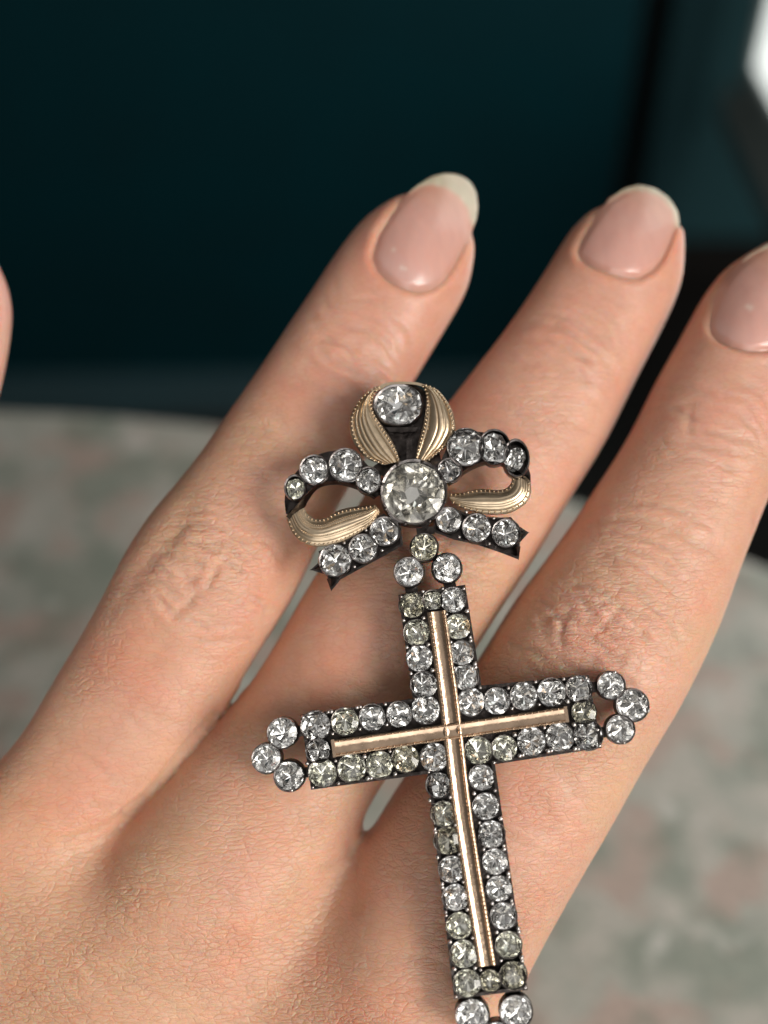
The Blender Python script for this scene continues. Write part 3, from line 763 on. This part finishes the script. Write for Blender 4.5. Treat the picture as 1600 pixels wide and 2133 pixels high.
class JB(MB):                              # mesh builder with pixel helpers; vertices relative to the jewel's root
    def addp(s, v, f, mi=0): s.add([tuple(np.asarray(p) - ROOT) for p in v], f, mi)
    def plate(s, pl, poly, h0, h1, inset=0.0):
        n = len(poly); c = np.mean(poly, axis=0)
        area2 = sum(poly[i][0] * poly[(i + 1) % n][1] - poly[(i + 1) % n][0] * poly[i][1] for i in range(n))
        top = [pl.at(x, y, h1) for x, y in poly]; bot = [pl.at(x, y, h0) for x, y in poly]
        f = [tuple(range(n)), tuple(range(2 * n - 1, n - 1, -1))]
        f += [(i, i + n, (i + 1) % n + n, (i + 1) % n) for i in range(n)]
        s.addp(top + bot, f)
    def wall(s, pl, poly, wd, h0, h1):
        P = np.array(poly, float); n = len(P); c = []
        for i in range(n):
            e0 = P[i] - P[i - 1]; e1 = P[(i + 1) % n] - P[i]; e0 /= np.linalg.norm(e0); e1 /= np.linalg.norm(e1)
            n0, n1 = np.array([-e0[1], e0[0]]), np.array([-e1[1], e1[0]]); c.append(P[i] + (n0 + n1) / (1 + n0 @ n1) * wd)
        for i in range(n):
            a, b, a2, b2 = P[i], P[(i + 1) % n], c[i], c[(i + 1) % n]
            v = [pl.at(*q, h) for h in (h0, h1) for q in (a, b, b2, a2)]
            s.addp(v, [(0, 1, 2, 3), (4, 5, 6, 7), (0, 1, 5, 4), (1, 2, 6, 5), (2, 3, 7, 6), (3, 0, 4, 7)])
    def tube(s, pl, px, py, ro, ri, h0, h1, seg=20, sq=1.0, rot=0.0, hole=None):
        """collet: outer wall, rounded lip, inner wall down to a floor"""
        k = pl.scale(px, py); c = pl.at(px, py); v = []; f = []
        lip = (h1 - h0) * 0.12 + 0.004
        prof = [(ro * 1.0, h0), (ro, h1 - lip), (ro - (ro - ri) * 0.35, h1), (ri, h1 - lip * 0.5), (ri * 0.98, h1 - 0.05), (ri * 0.9, min(h0, h1 - 0.10) + 0.004)]
        for r, h in prof:
            for i in range(seg):
                a = 2 * math.pi * i / seg + rot
                v.append(c + pl.x * (r * k * math.cos(a)) + pl.y * (r * k * math.sin(a) * sq) + pl.n * h)
        for j in range(len(prof) - 1):
            for i in range(seg): f.append((j * seg + i, j * seg + (i + 1) % seg, (j + 1) * seg + (i + 1) % seg, (j + 1) * seg + i))
        s.addp(v, f[seg:3 * seg], 1); f = f[:seg] + f[3 * seg:]
        f.append(tuple(range((len(prof) - 1) * seg, len(prof) * seg))); f.append(tuple(reversed(range(seg))))
        s.addp(v, f)
    def bead(s, p, r, sx=1.0, nseg=6, nring=4):
        v = []; f = []
        for j in range(1, nring):
            th = math.pi * j / nring
            for i in range(nseg):
                a = 2 * math.pi * i / nseg; v.append(p + r * np.array([math.sin(th) * math.cos(a), math.sin(th) * math.sin(a), math.cos(th)]))
        v.append(p + np.array([0, 0, r])); v.append(p - np.array([0, 0, r])); T, B = len(v) - 2, len(v) - 1
        for j in range(nring - 2):
            for i in range(nseg): f.append((j * nseg + i, (j + 1) * nseg + i, (j + 1) * nseg + (i + 1) % nseg, j * nseg + (i + 1) % nseg))
        for i in range(nseg): f.append((T, i, (i + 1) % nseg)); f.append((B, (nring - 2) * nseg + (i + 1) % nseg, (nring - 2) * nseg + i))
        s.addp(v, f)
    def ribbon(s, pl, A, B, hfun, thick, n=60, m=14):
        """band between edge curves A and B (photo points), height hfun(s, v) above the plane, closed underneath"""
        A, B = spline(A, n), spline(B, n); v = []; f = []
        for lay in (0, 1):
            for i in range(n):
                for j in range(m + 1):
                    w = j / m; p = A[i] * (1 - w) + B[i] * w
                    h = hfun(i / (n - 1), w); v.append(pl.at(p[0], p[1], h - lay * thick))
        M1 = m + 1; o = n * M1
        for i in range(n - 1):
            for j in range(m):
                a = i * M1 + j; f.append((a, a + 1, a + M1 + 1, a + M1)); f.append((o + a, o + a + M1, o + a + M1 + 1, o + a + 1))
        for i in range(n - 1):
            for j in (0, m): a = i * M1 + j; f.append((a, a + M1, a + M1 + o, a + o))
        for j in range(m):
            for i in (0, n - 1): a = i * M1 + j; f.append((a, a + 1, a + 1 + o, a + o))
        s.addp(v, f)
# --- paste stones: old cushion cuts, clear glass over a foiled pavilion
def gem_mesh(name, tint_key, N, sq, seed, table=0.5, culet=0.10):
    r = np.random.default_rng(seed); v = []; f = []; mi = []
    def out(a, rad):
        e = sq; c, s_ = math.cos(a), math.sin(a); k = (abs(c) ** e + abs(s_) ** e) ** (-1 / e); return rad * k * c, rad * k * s_
    G = 2 * N
    for k in range(G): a = math.pi * 2 * k / G; x, y = out(a, 1.0); v.append((x, y, 0.0))                       # girdle 0..G-1
    for k in range(N): a = math.pi * 2 * (k + 0.25) / N + r.normal(0, 0.03); x, y = out(a, table); v.append((x, y, 0.27 + r.normal(0, 0.012)))
    f.append(tuple(range(G, G + N))); mi.append(0)
    for k in range(N):
        k1 = (k + 1) % N; g0, g1, g2 = 2 * k, 2 * k + 1, (2 * k + 2) % G
        for q in ((g0, g1, G + k), (g1, g2, G + k1), (g1, G + k1, G + k)): f.append(q); mi.append(0)
    # foiled back: long wedges running to a small culet
    P0 = len(v); cx, cy = r.normal(0, 0.06, 2)
    for k in range(G):
        a = math.pi * 2 * (k + r.normal(0, 0.10)) / G; x, y = out(a, 0.62)
        v.append((x, y, -0.20 - (0.11 if k % 2 else 0.0) + r.normal(0, 0.025)))
    c = len(v)
    for k in range(N): a = math.pi * 2 * (k + 0.5) / N; x, y = out(a, culet); v.append((x + cx, y + cy, -0.42 + r.normal(0, 0.012)))
    for k in range(G):
        k1 = (k + 1) % G; f.append((k, P0 + k, k1)); mi.append(1); f.append((k1, P0 + k, P0 + k1)); mi.append(1)
        h = k // 2
        if k % 2 == 0: f.append((P0 + k, c + h, P0 + k1)); mi.append(1)
        else: f.append((P0 + k, c + h, c + (h + 1) % N)); mi.append(1); f.append((P0 + k, c + (h + 1) % N, P0 + k1)); mi.append(1)
    f.append(tuple(reversed(range(c, c + N)))); mi.append(1)
    me = new_mesh(name, np.array(v) * S, f, list(M_gem[tint_key]), smooth=False)
    bm = bmesh.new(); bm.from_mesh(me); bmesh.ops.recalc_face_normals(bm, faces=bm.faces); bm.to_mesh(me); bm.free()
    me.polygons.foreach_set('material_index', mi)
    return me
GEMS = {k: [gem_mesh('paste_stone', k, N, sq, 10 * i + n, tb) for i, (N, sq, tb) in enumerate(((6, 2.5, .56), (7, 2.3, .60), (5, 2.6, .55), (6, 2.9, .62), (7, 2.2, .5), (5, 2.4, .6)))]
        for n, k in enumerate(TINTS)}
ROUND = [gem_mesh('paste_stone', 'clear', N, 2.0, 77 + N, .5) for N in (6, 7)]
BIG = gem_mesh('paste_stone', 'grey', 6, 2.0, 6, 0.5, 0.24)
def stone(parent, pl, px, py, dx, dy=None, h=0.015, tint_key=None, mesh=None, rot=None, tilt=0.10, zs=None):
    me = mesh or random.choice(GEMS[tint_key or 'clear'])
    k = pl.scale(px, py); dy = dy or dx
    X, Y, Z = pl.frame()
    a = random.choice((0, math.pi / 2)) + random.uniform(-0.12, 0.12) if rot is None else rot
    R = Matrix((X, Y, Z)).transposed().to_4x4()
    tl = Matrix.Rotation(random.gauss(0, tilt), 4, 'X') @ Matrix.Rotation(random.gauss(0, tilt), 4, 'Y')
    dx, dy = dx + 3.0, dy + 3.0; p = pl.at(px, py, h) - ROOT
    sz = zs or (dx + dy) / 4 * k
    Mx = Matrix.Translation(tuple(p * S)) @ R @ tl @ Matrix.Rotation(a if dx == dy else 0, 4, 'Z') @ Matrix.Diagonal((dx / 2 * k, dy / 2 * k, sz, 1))
    if dx != dy and rot is not None:
        Mx = Matrix.Translation(tuple(p * S)) @ R @ tl @ Matrix.Rotation(rot, 4, 'Z') @ Matrix.Diagonal((dx / 2 * k, dy / 2 * k, sz, 1))
    return obj('paste_stone', me, parent, Mx)

# --- the cross
UL = [(858, 1261, 50), (868, 1318, 52), (874, 1371, 52), (883, 1426, 52), (887, 1478, 56)]
UM = [(901, 1250, 38)]
UR = [(944, 1250, 50), (953, 1305, 50), (962, 1360, 48), (970, 1411, 50), (981, 1463, 54)]
RT = [(1035, 1460, 52), (1091, 1450, 54), (1149, 1442, 56), (1206, 1435, 52)]
RM = [(1216, 1483, 48)]
RB = [(997, 1563, 54), (1050, 1558, 50), (1107, 1544, 56), (1166, 1535, 56), (1225, 1532, 58)]
LT = [(658, 1511, 58), (719, 1503, 54), (776, 1494, 52), (832, 1488, 50)]
LM = [(663, 1563, 48)]
LB = [(673, 1610, 56), (733, 1600, 56), (791, 1593, 54), (845, 1580, 54), (905, 1577, 56)]
DL = [(914, 1635, 50), (924, 1695, 50), (932, 1750, 54), (941, 1810, 52), (949, 1869, 52), (957, 1927, 52), (966, 1986, 54), (973, 2047, 54)]
DM = [(1021, 2042, 42)]
DR = [(1003, 1619, 50), (1012, 1679, 52), (1024, 1737, 53), (1031, 1794, 50), (1039, 1850, 50), (1049, 1907, 52), (1059, 1967, 52), (1069, 2031, 54)]
TL = [(589, 1527, 58), (556, 1580, 56), (603, 1616, 58)]
TRr = [(1273, 1428, 52), (1317, 1469, 62), (1292, 1519, 54)]
TB = [(984, 2115, 64), (1075, 2107, 62), (1037, 2162, 62)]
OUT = [(830, 1239), (969, 1218), (1003, 1428), (1226, 1406), (1253, 1558), (1031, 1592), (1099, 2062), (946, 2081), (891, 1612), (648, 1645), (626, 1489), (860, 1455)]
HS = 0.030                     # height of the collet lips
mb = JB()
mb.plate(PC, OUT, -0.15, -0.085); mb.wall(PC, OUT, 7, -0.09, 0.002)
arms = UL + UM + UR + RT + RM + RB + LT + LM + LB + DL + DM + DR
for x, y, d in arms: mb.tube(PC, x, y, d / 2 + 3.6, d / 2 + 0.8, -0.10, HS, 18)
for x, y, d in TL + TRr + TB: mb.tube(PC, x, y, d / 2 + 5.0, d / 2 + 0.8, -0.12, HS, 22)
def bar(a, b, w, h0=-0.14, h1=-0.075):
    a, b = np.array(a, float), np.array(b, float); e = b - a; e /= np.linalg.norm(e); n = np.array([-e[1], e[0]]) * w / 2
    mb.plate(PC, [tuple(a + n), tuple(b + n), tuple(b - n), tuple(a - n)], h0, h1)
bar((600, 1530), (640, 1519), 22); bar((612, 1613), (655, 1606), 22); bar((589, 1527), (556, 1580), 16); bar((556, 1580), (603, 1616), 16)
bar((1230, 1432), (1270, 1428), 22); bar((1240, 1528), (1288, 1520), 22); bar((1273, 1428), (1317, 1469), 16); bar((1317, 1469), (1292, 1519), 16)
bar((980, 2060), (984, 2110), 24); bar((1064, 2050), (1073, 2105), 24); bar((984, 2115), (1037, 2162), 16); bar((1075, 2107), (1037, 2162), 16)
cross = obj('cross_frame', mb.mesh('cross_frame', [M_dark, M_lip], auto=35), pend)
TK = {(868, 1318): 'straw', (719, 1503): 'straw', (673, 1610): 'straw', (733, 1600): 'straw', (924, 1695): 'straw', (957, 1927): 'straw', (966, 1986): 'straw',
      (1059, 1967): 'straw', (1069, 2031): 'smoky', (973, 2047): 'straw', (901, 1250): 'straw', (953, 1305): 'straw', (1050, 1558): 'straw', (791, 1593): 'straw',
      (932, 1750): 'smoky', (845, 1580): 'smoky', (997, 1563): 'straw', (1021, 2042): 'smoky', (1216, 1483): 'smoky', (858, 1261): 'smoky'}
for x, y, d in arms: stone(cross, PC, x, y, d, tint_key=TK.get((x, y)), rot=None)
for x, y, d in TL + TRr + TB: stone(cross, PC, x, y, d, mesh=random.choice(ROUND))
# grains holding the stones: bright tips along the outer edges between neighbours
mb = JB()
def grains(row, side, inner=False):
    for (x0, y0, d0), (x1, y1, d1) in zip(row[:-1], row[1:]):
        e = np.array([x1 - x0, y1 - y0], float); L = np.linalg.norm(e); e /= L; n = np.array([-e[1], e[0]])
        for sgn in ((side, -side) if inner else (side,)):
            k = (d0 + d1) / 4 * (0.92 if sgn == side else 0.80)
            p = np.array([(x0 + x1) / 2, (y0 + y1) / 2]) + n * sgn * k + np.array([random.uniform(-2, 2), random.uniform(-2, 2)])
            for q in ((0, 1) if sgn == side and random.random() < 0.5 else (0,)):
                mb.bead(PC.at(p[0] + e[0] * q * 7, p[1] + e[1] * q * 7, HS * 0.75), random.uniform(4.4, 6.4) * PC.scale(*p))
grains(UL[:4], 1, True); grains(UR[:4], -1, True); grains(RT, -1, True); grains(RB[1:], 1, True)
grains(LT, -1, True); grains(LB[:4], 1, True); grains(DL, 1, True); grains(DR, -1, True)
for x, y in ((836, 1243), (922, 1226), (881, 1232), (966, 1226), (1221, 1412), (1249, 1553), (1094, 2057), (950, 2076), (652, 1640), (631, 1494), (865, 1456), (1000, 1432), (1029, 1588), (893, 1608), (1001, 2020), (640, 1590),
             (527, 1586), (608, 1646), (583, 1496), (1281, 1400), (1350, 1480), (1300, 1547), (1245, 1520), (640, 1535)):
    mb.bead(PC.at(x, y, HS * 0.7), random.uniform(3.5, 5) * 0.0047)
gr = obj('grains', mb.mesh('grains', M_silver, smooth=True), cross); gr['kind'] = 'stuff'

# rose gold inlay: two channelled bars with milled edges
def chan(w):                   # w across 0..1
    x = abs(w - 0.5) * 2
    if x > 0.70: return 0.046 - 0.010 * abs(x - 0.84) / 0.16
    return 0.048 - 0.013 * (1 - (x / 0.70) ** 2)
def round_(w):
    x = abs(w - 0.5) * 2
    if x > 0.62: return 0.046 - 0.012 * abs(x - 0.8) / 0.2
    return 0.030 + 0.016 * (x / 0.62) ** 2
mb = JB()
mb.ribbon(PC, [(690, 1542), (1178, 1472)], [(694, 1577), (1183, 1504)], lambda s, w: chan(w), 0.06, n=24, m=24)
mb.plate(PC, [(689, 1541), (696, 1540), (701, 1577), (694, 1578)], 0, 0.052); mb.plate(PC, [(1174, 1472), (1181, 1471), (1186, 1504), (1179, 1505)], 0, 0.052)
obj('gold_crossbar', mb.mesh('gold_crossbar', M_gold, auto=50), cross)
mb = JB()
mb.ribbon(PC, [(890, 1276), (916, 1470), (944, 1700), (995, 2014)], [(929, 1271), (957, 1470), (984, 1700), (1033, 2010)], lambda s, w: round_(w), 0.06, n=40, m=28)
obj('gold_upright', mb.mesh('gold_upright', M_gold, auto=50), cross)
def beads_along(mb, pl, pts, step, r, h):
    P = spline(pts, 400); L = np.r_[0, np.cumsum(np.linalg.norm(np.diff(P, axis=0), axis=1))]
    for x in np.arange(step / 2, L[-1], step):
        px, py = np.interp(x, L, P[:, 0]), np.interp(x, L, P[:, 1])
        hh_ = h(x / L[-1]) if callable(h) else h
        mb.bead(pl.at(px, py, hh_), r * pl.scale(px, py), nseg=6, nring=4)
mb = JB()
for a, b in (((700, 1545), (920, 1513)), ((962, 1507), (1172, 1476)), ((703, 1572), (922, 1540)), ((965, 1534), (1177, 1501))): beads_along(mb, PC, [a, b], 14, 2.6, 0.044)
beads_along(mb, PC, [(895, 1280), (921, 1470), (949, 1700), (1000, 2008)], 9, 2.3, 0.040)
beads_along(mb, PC, [(925, 1276), (952, 1470), (979, 1700), (1029, 2005)], 9, 2.3, 0.040)
ml = obj('milled_edge', mb.mesh('milled_edge', M_gold, smooth=True), cross); ml['kind'] = 'stuff'

# --- the link: three stones between bow and cross
mb = JB()
LK = [(884, 1141, 54), (852, 1192, 58), (931, 1184, 58)]
for x, y, d in LK: mb.tube(PC, x, y, d / 2 + 4, d / 2 - 0.5, -0.10, 0.045, 22)
bar((884, 1141), (852, 1192), 16); bar((884, 1141), (931, 1184), 16); bar((852, 1195), (860, 1245), 26); bar((931, 1190), (940, 1235), 26)
bar((868, 1108), (905, 1104), 16, -0.1, 0.03); bar((886, 1085), (886, 1113), 14, -0.1, 0.0)
link = obj('link', mb.mesh('link', [M_dark, M_lip], auto=35), pend)
for i, (x, y, d) in enumerate(LK):
    if i == 0: stone(link, PC, x, y, d, h=0.03, tint_key='smoky')
    else: stone(link, PC, x, y, d, h=0.03, mesh=ROUND[0])

# --- the bow.  Z() turns a point of the enlarged crop into a point of the photograph
def Z(*pts): return [(560 + x / 2.6667, 770 + y / 2.6667) for x, y in pts]
def flat(h): return lambda s, w: h
def ribs(base, dome, amp, nr, rim=0.02):
    def fn(s, w):
        d = dome * math.sin(math.pi * min(1, max(0, w))) * (0.45 + 0.55 * math.sin(math.pi * min(1, s * 0.92 + 0.06)))
        g = 0.0                                   # engraved lines, closer together towards the outer edge
        for k in range(nr): g -= amp * math.exp(-((w - 0.16 - 0.70 * (k / (nr - 1)) ** 0.75) / 0.022) ** 2)
        return base + d + g
    return fn
# stone-set upper halves of the loops
def loop(A, B, rimA, stones, h, name='ribbon_loop'):
    mb = JB()
    mb.ribbon(PB, A, B, lambda s, w: h - 0.05 + 0.01 * math.sin(math.pi * w), 0.09, n=40, m=8)
    mb.ribbon(PB, rimA[0], rimA[1], lambda s, w: h + 0.06 - 0.09 * w, 0.03, n=40, m=4)
    for x, y, dx, dy, a in stones:
        mb.tube(PB, x, y, max(dx, dy) / 2 + 3.5, max(dx, dy) / 2 - 0.5, h - 0.08, h + 0.055, 20, sq=dy / dx)
    o = obj(name, mb.mesh(name, [M_dark, M_lip], auto=35), pend)
    for x, y, dx, dy, a in stones: stone(o, PB, x, y, dx, dy, h=h + 0.04, rot=a, tint_key=random.choice(('clear', 'clear', 'straw')))
    return o
def st(x, y, dx, dy=None, a=0.0): (p,) = Z((x, y)); return (*p, dx, dy or dx, a)
lpL = loop(Z((625, 690), (590, 590), (510, 490), (420, 452), (330, 455), (240, 490), (160, 560), (105, 640), (88, 720), (95, 800)),
     Z((590, 715), (540, 675), (480, 650), (400, 622), (320, 625), (265, 645), (220, 680), (180, 725), (160, 765), (110, 810)),
     (Z((592, 712), (500, 652), (400, 620), (310, 628), (250, 655), (190, 715), (140, 770), (96, 815)), Z((585, 722), (500, 672), (400, 642), (320, 645), (262, 672), (215, 735), (200, 765), (120, 835))),
     [st(150, 662, 33, 40, 0.2), st(255, 563, 54, 56, 0.2), st(430, 537, 66, 66), st(555, 622, 44, 48)], 0.05)
lpR = loop(Z((930, 590), (960, 500), (1010, 400), (1090, 355), (1170, 345), (1260, 370), (1340, 420), (1420, 500), (1450, 570), (1455, 615)),
     Z((1000, 640), (1040, 600), (1090, 560), (1150, 530), (1200, 515), (1270, 515), (1330, 535), (1390, 570), (1430, 600), (1450, 622)),
     (Z((995, 640), (1080, 565), (1150, 525), (1220, 508), (1300, 520), (1380, 560), (1458, 622)), Z((1003, 648), (1085, 585), (1150, 548), (1220, 530), (1295, 540), (1365, 580), (1440, 632))),
     [st(1003, 565, 46, 46), st(1092, 440, 72, 74), st(1250, 440, 54, 62, 0.4), st(1370, 500, 34, 50, -0.5)], 0.05)
# gold lower halves
def gold_ribbon(name, A, B, base, dome, nr, mat_, beadrows, parent=pend, n=70, amp=0.006):
    mb = JB(); fn = ribs(base, dome, amp, nr)
    mb.ribbon(PB, A, B, fn, 0.05, n=n, m=36)
    g = obj(name, mb.mesh(name, mat_, auto=60), parent)
    mb = JB(); a, b = spline(A, 80), spline(B, 80)
    for w, step, r in beadrows:
        beads_along(mb, PB, a * (1 - w) + b * w, step, r, lambda s, w=w: fn(s, w) + 0.009)
    e = obj('milled_edge', mb.mesh('milled_edge', mat_, smooth=True), g if parent is pend else parent); e['kind'] = 'stuff'
    return g
gold_ribbon('gold_ribbon', Z((596, 752), (520, 758), (450, 765), (380, 785), (320, 820), (260, 826), (215, 800), (195, 765)),
            Z((618, 795), (570, 860), (500, 910), (420, 950), (320, 980), (220, 975), (140, 920), (98, 830)), 0.02, 0.07, 6, M_gold2,
            [(0.07, 8.5, 2.4), (0.93, 9.5, 2.4), (0.26, 4.5, 1.5), (0.36, 4.5, 1.5), (0.66, 4.5, 1.5)])
gold_ribbon('gold_ribbon', Z((1000, 690), (1060, 688), (1110, 672), (1180, 662), (1250, 668), (1310, 662), (1345, 630), (1352, 580)),
            Z((1010, 735), (1080, 770), (1160, 795), (1250, 806), (1340, 795), (1420, 750), (1455, 690), (1455, 625)), 0.02, 0.08, 5, M_gold2,
            [(0.06, 9, 2.0), (0.92, 13, 2.3)])
# tails
def tail(poly, tips, stones, h):
    mb = JB(); mb.plate(PB, Z(*poly), -0.14, h - 0.07); mb.wall(PB, Z(*poly), 4.5, -0.10, h)
    for (a, b) in tips:                    # pointed ends, each a ridged little spike
        A_, B_ = Z(a)[0], Z(b)[0]; e = np.array(B_) - A_; n = np.array([-e[1], e[0]]); n = n / np.linalg.norm(n) * 9
        p = [PB.at(A_[0] + n[0], A_[1] + n[1], 0), PB.at(A_[0] - n[0], A_[1] - n[1], 0), PB.at(*A_, h + 0.05), PB.at(*B_, h - 0.02), PB.at(A_[0], A_[1], -0.1)]
        mb.addp(p, [(0, 3, 2), (1, 2, 3), (0, 4, 3), (1, 3, 4), (0, 2, 1), (0, 1, 4)])
    for x, y, dx, dy, a in stones: mb.tube(PB, x, y, dx / 2 + 4, dx / 2 - 0.5, h - 0.09, h + 0.035, 20)
    o = obj('ribbon_tail', mb.mesh('ribbon_tail', [M_dark, M_lip], auto=35), pend)
    for x, y, dx, dy, a in stones: stone(o, PB, x, y, dx, h=h + 0.015)
    mb = JB()
    for (x0, y0, *_), (x1, y1, *_2) in zip(stones[:-1], stones[1:]):
        e = np.array([x1 - x0, y1 - y0]); e = e / np.linalg.norm(e); n = np.array([-e[1], e[0]])
        for sg in (-1, 1):
            p = np.array([(x0 + x1) / 2, (y0 + y1) / 2]) + n * sg * 27
            mb.bead(PB.at(p[0], p[1], h + 0.02), 4.2 * 0.0048)
    g = obj('grains', mb.mesh('grains', M_silver, smooth=True), o); g['kind'] = 'stuff'
tail([(560, 830), (640, 800), (735, 880), (745, 975), (640, 1035), (500, 1110), (400, 1165), (348, 1228), (322, 1140), (232, 1112), (300, 1050), (275, 1010), (380, 965), (480, 920)],
     [((300, 1095), (226, 1114)), ((345, 1160), (347, 1232))], [st(645, 900, 58), st(525, 995, 57), st(370, 1062, 64)], 0.0)
tail([(930, 770), (1020, 765), (1100, 800), (1200, 815), (1300, 822), (1345, 818), (1385, 865), (1444, 905), (1395, 960), (1388, 1055), (1270, 1010), (1150, 970), (1030, 945), (915, 900)],
     [((1385, 915), (1448, 904)), ((1375, 985), (1388, 1060))], [st(1000, 838, 50), st(1155, 882, 57), st(1318, 910, 56)], 0.0)
# top loop: a stone between two domed gold petals
mb = JB()
mb.plate(PB, Z((600, 120), (700, 75), (800, 75), (880, 130), (880, 250), (840, 400), (820, 510), (720, 510), (660, 400), (590, 260)), -0.16, -0.10)
mb.plate(PB, Z((590, 530), (680, 480), (860, 480), (940, 420), (960, 520), (900, 620), (700, 620), (560, 560)), -0.17, -0.09)
x, y = Z((718, 200))[0]
mb.tube(PB, x, y, 53, 46, -0.12, 0.055, 28, sq=0.86)
mb.plate(PB, Z((650, 320), (830, 320), (815, 345), (670, 345)), -0.04, 0.03); mb.plate(PB, Z((765, 385), (795, 385), (800, 520), (765, 520)), -0.05, 0.05)
tb = obj('top_loop', mb.mesh('top_loop', [M_dark, M_lip], auto=35), pend)
stone(tb, PB, x, y, 96, 82, h=0.04, rot=0.0, mesh=gem_mesh('paste_stone', 'clear', 6, 2.2, 42, 0.5, 0.18))
def petal(A, B, nr): return gold_ribbon('gold_petal', A, B, 0.04, 0.07, nr, M_gold2, [(0.06, 8, 3.0), (0.93, 9, 3.0)], n=60, amp=0.013)
petal(Z((622, 95), (585, 135), (570, 190), (590, 250), (632, 315), (682, 390), (712, 450), (730, 508)),
      Z((600, 92), (520, 150), (460, 240), (448, 320), (475, 410), (540, 490), (640, 530)), 5)
petal(Z((850, 85), (872, 130), (874, 210), (858, 300), (834, 390), (820, 450), (812, 505)),
      Z((862, 82), (940, 115), (1000, 190), (1034, 280), (1030, 350), (980, 430), (895, 500)), 4)
mb = JB()
mb.ribbon(PB, Z((590, 100), (660, 72), (740, 66), (820, 70), (880, 88)), Z((600, 118), (665, 86), (740, 80), (815, 84), (870, 100)), lambda s, w: 0.05, 0.1, n=30, m=3)
obj('gold_rim', mb.mesh('gold_rim', M_gold2, auto=35), tb)
# middle stone in its collet
x, y = Z((805, 685))[0]
mb = JB(); mb.tube(PB, x, y, 71, 63.5, -0.12, 0.10, 36)
for k in range(8):
    a = 2 * math.pi * (k + 0.35) / 8; mb.bead(PB.at(x + 67 * math.cos(a), y + 67 * math.sin(a), 0.10), 4.6 * 0.0048)
cc = obj('centre_collet', mb.mesh('centre_collet', [M_dark, M_lip], auto=35), pend)
stone(cc, PB, x, y, 128, h=0.085, mesh=BIG, rot=0.3, tilt=0.02, zs=0.30)
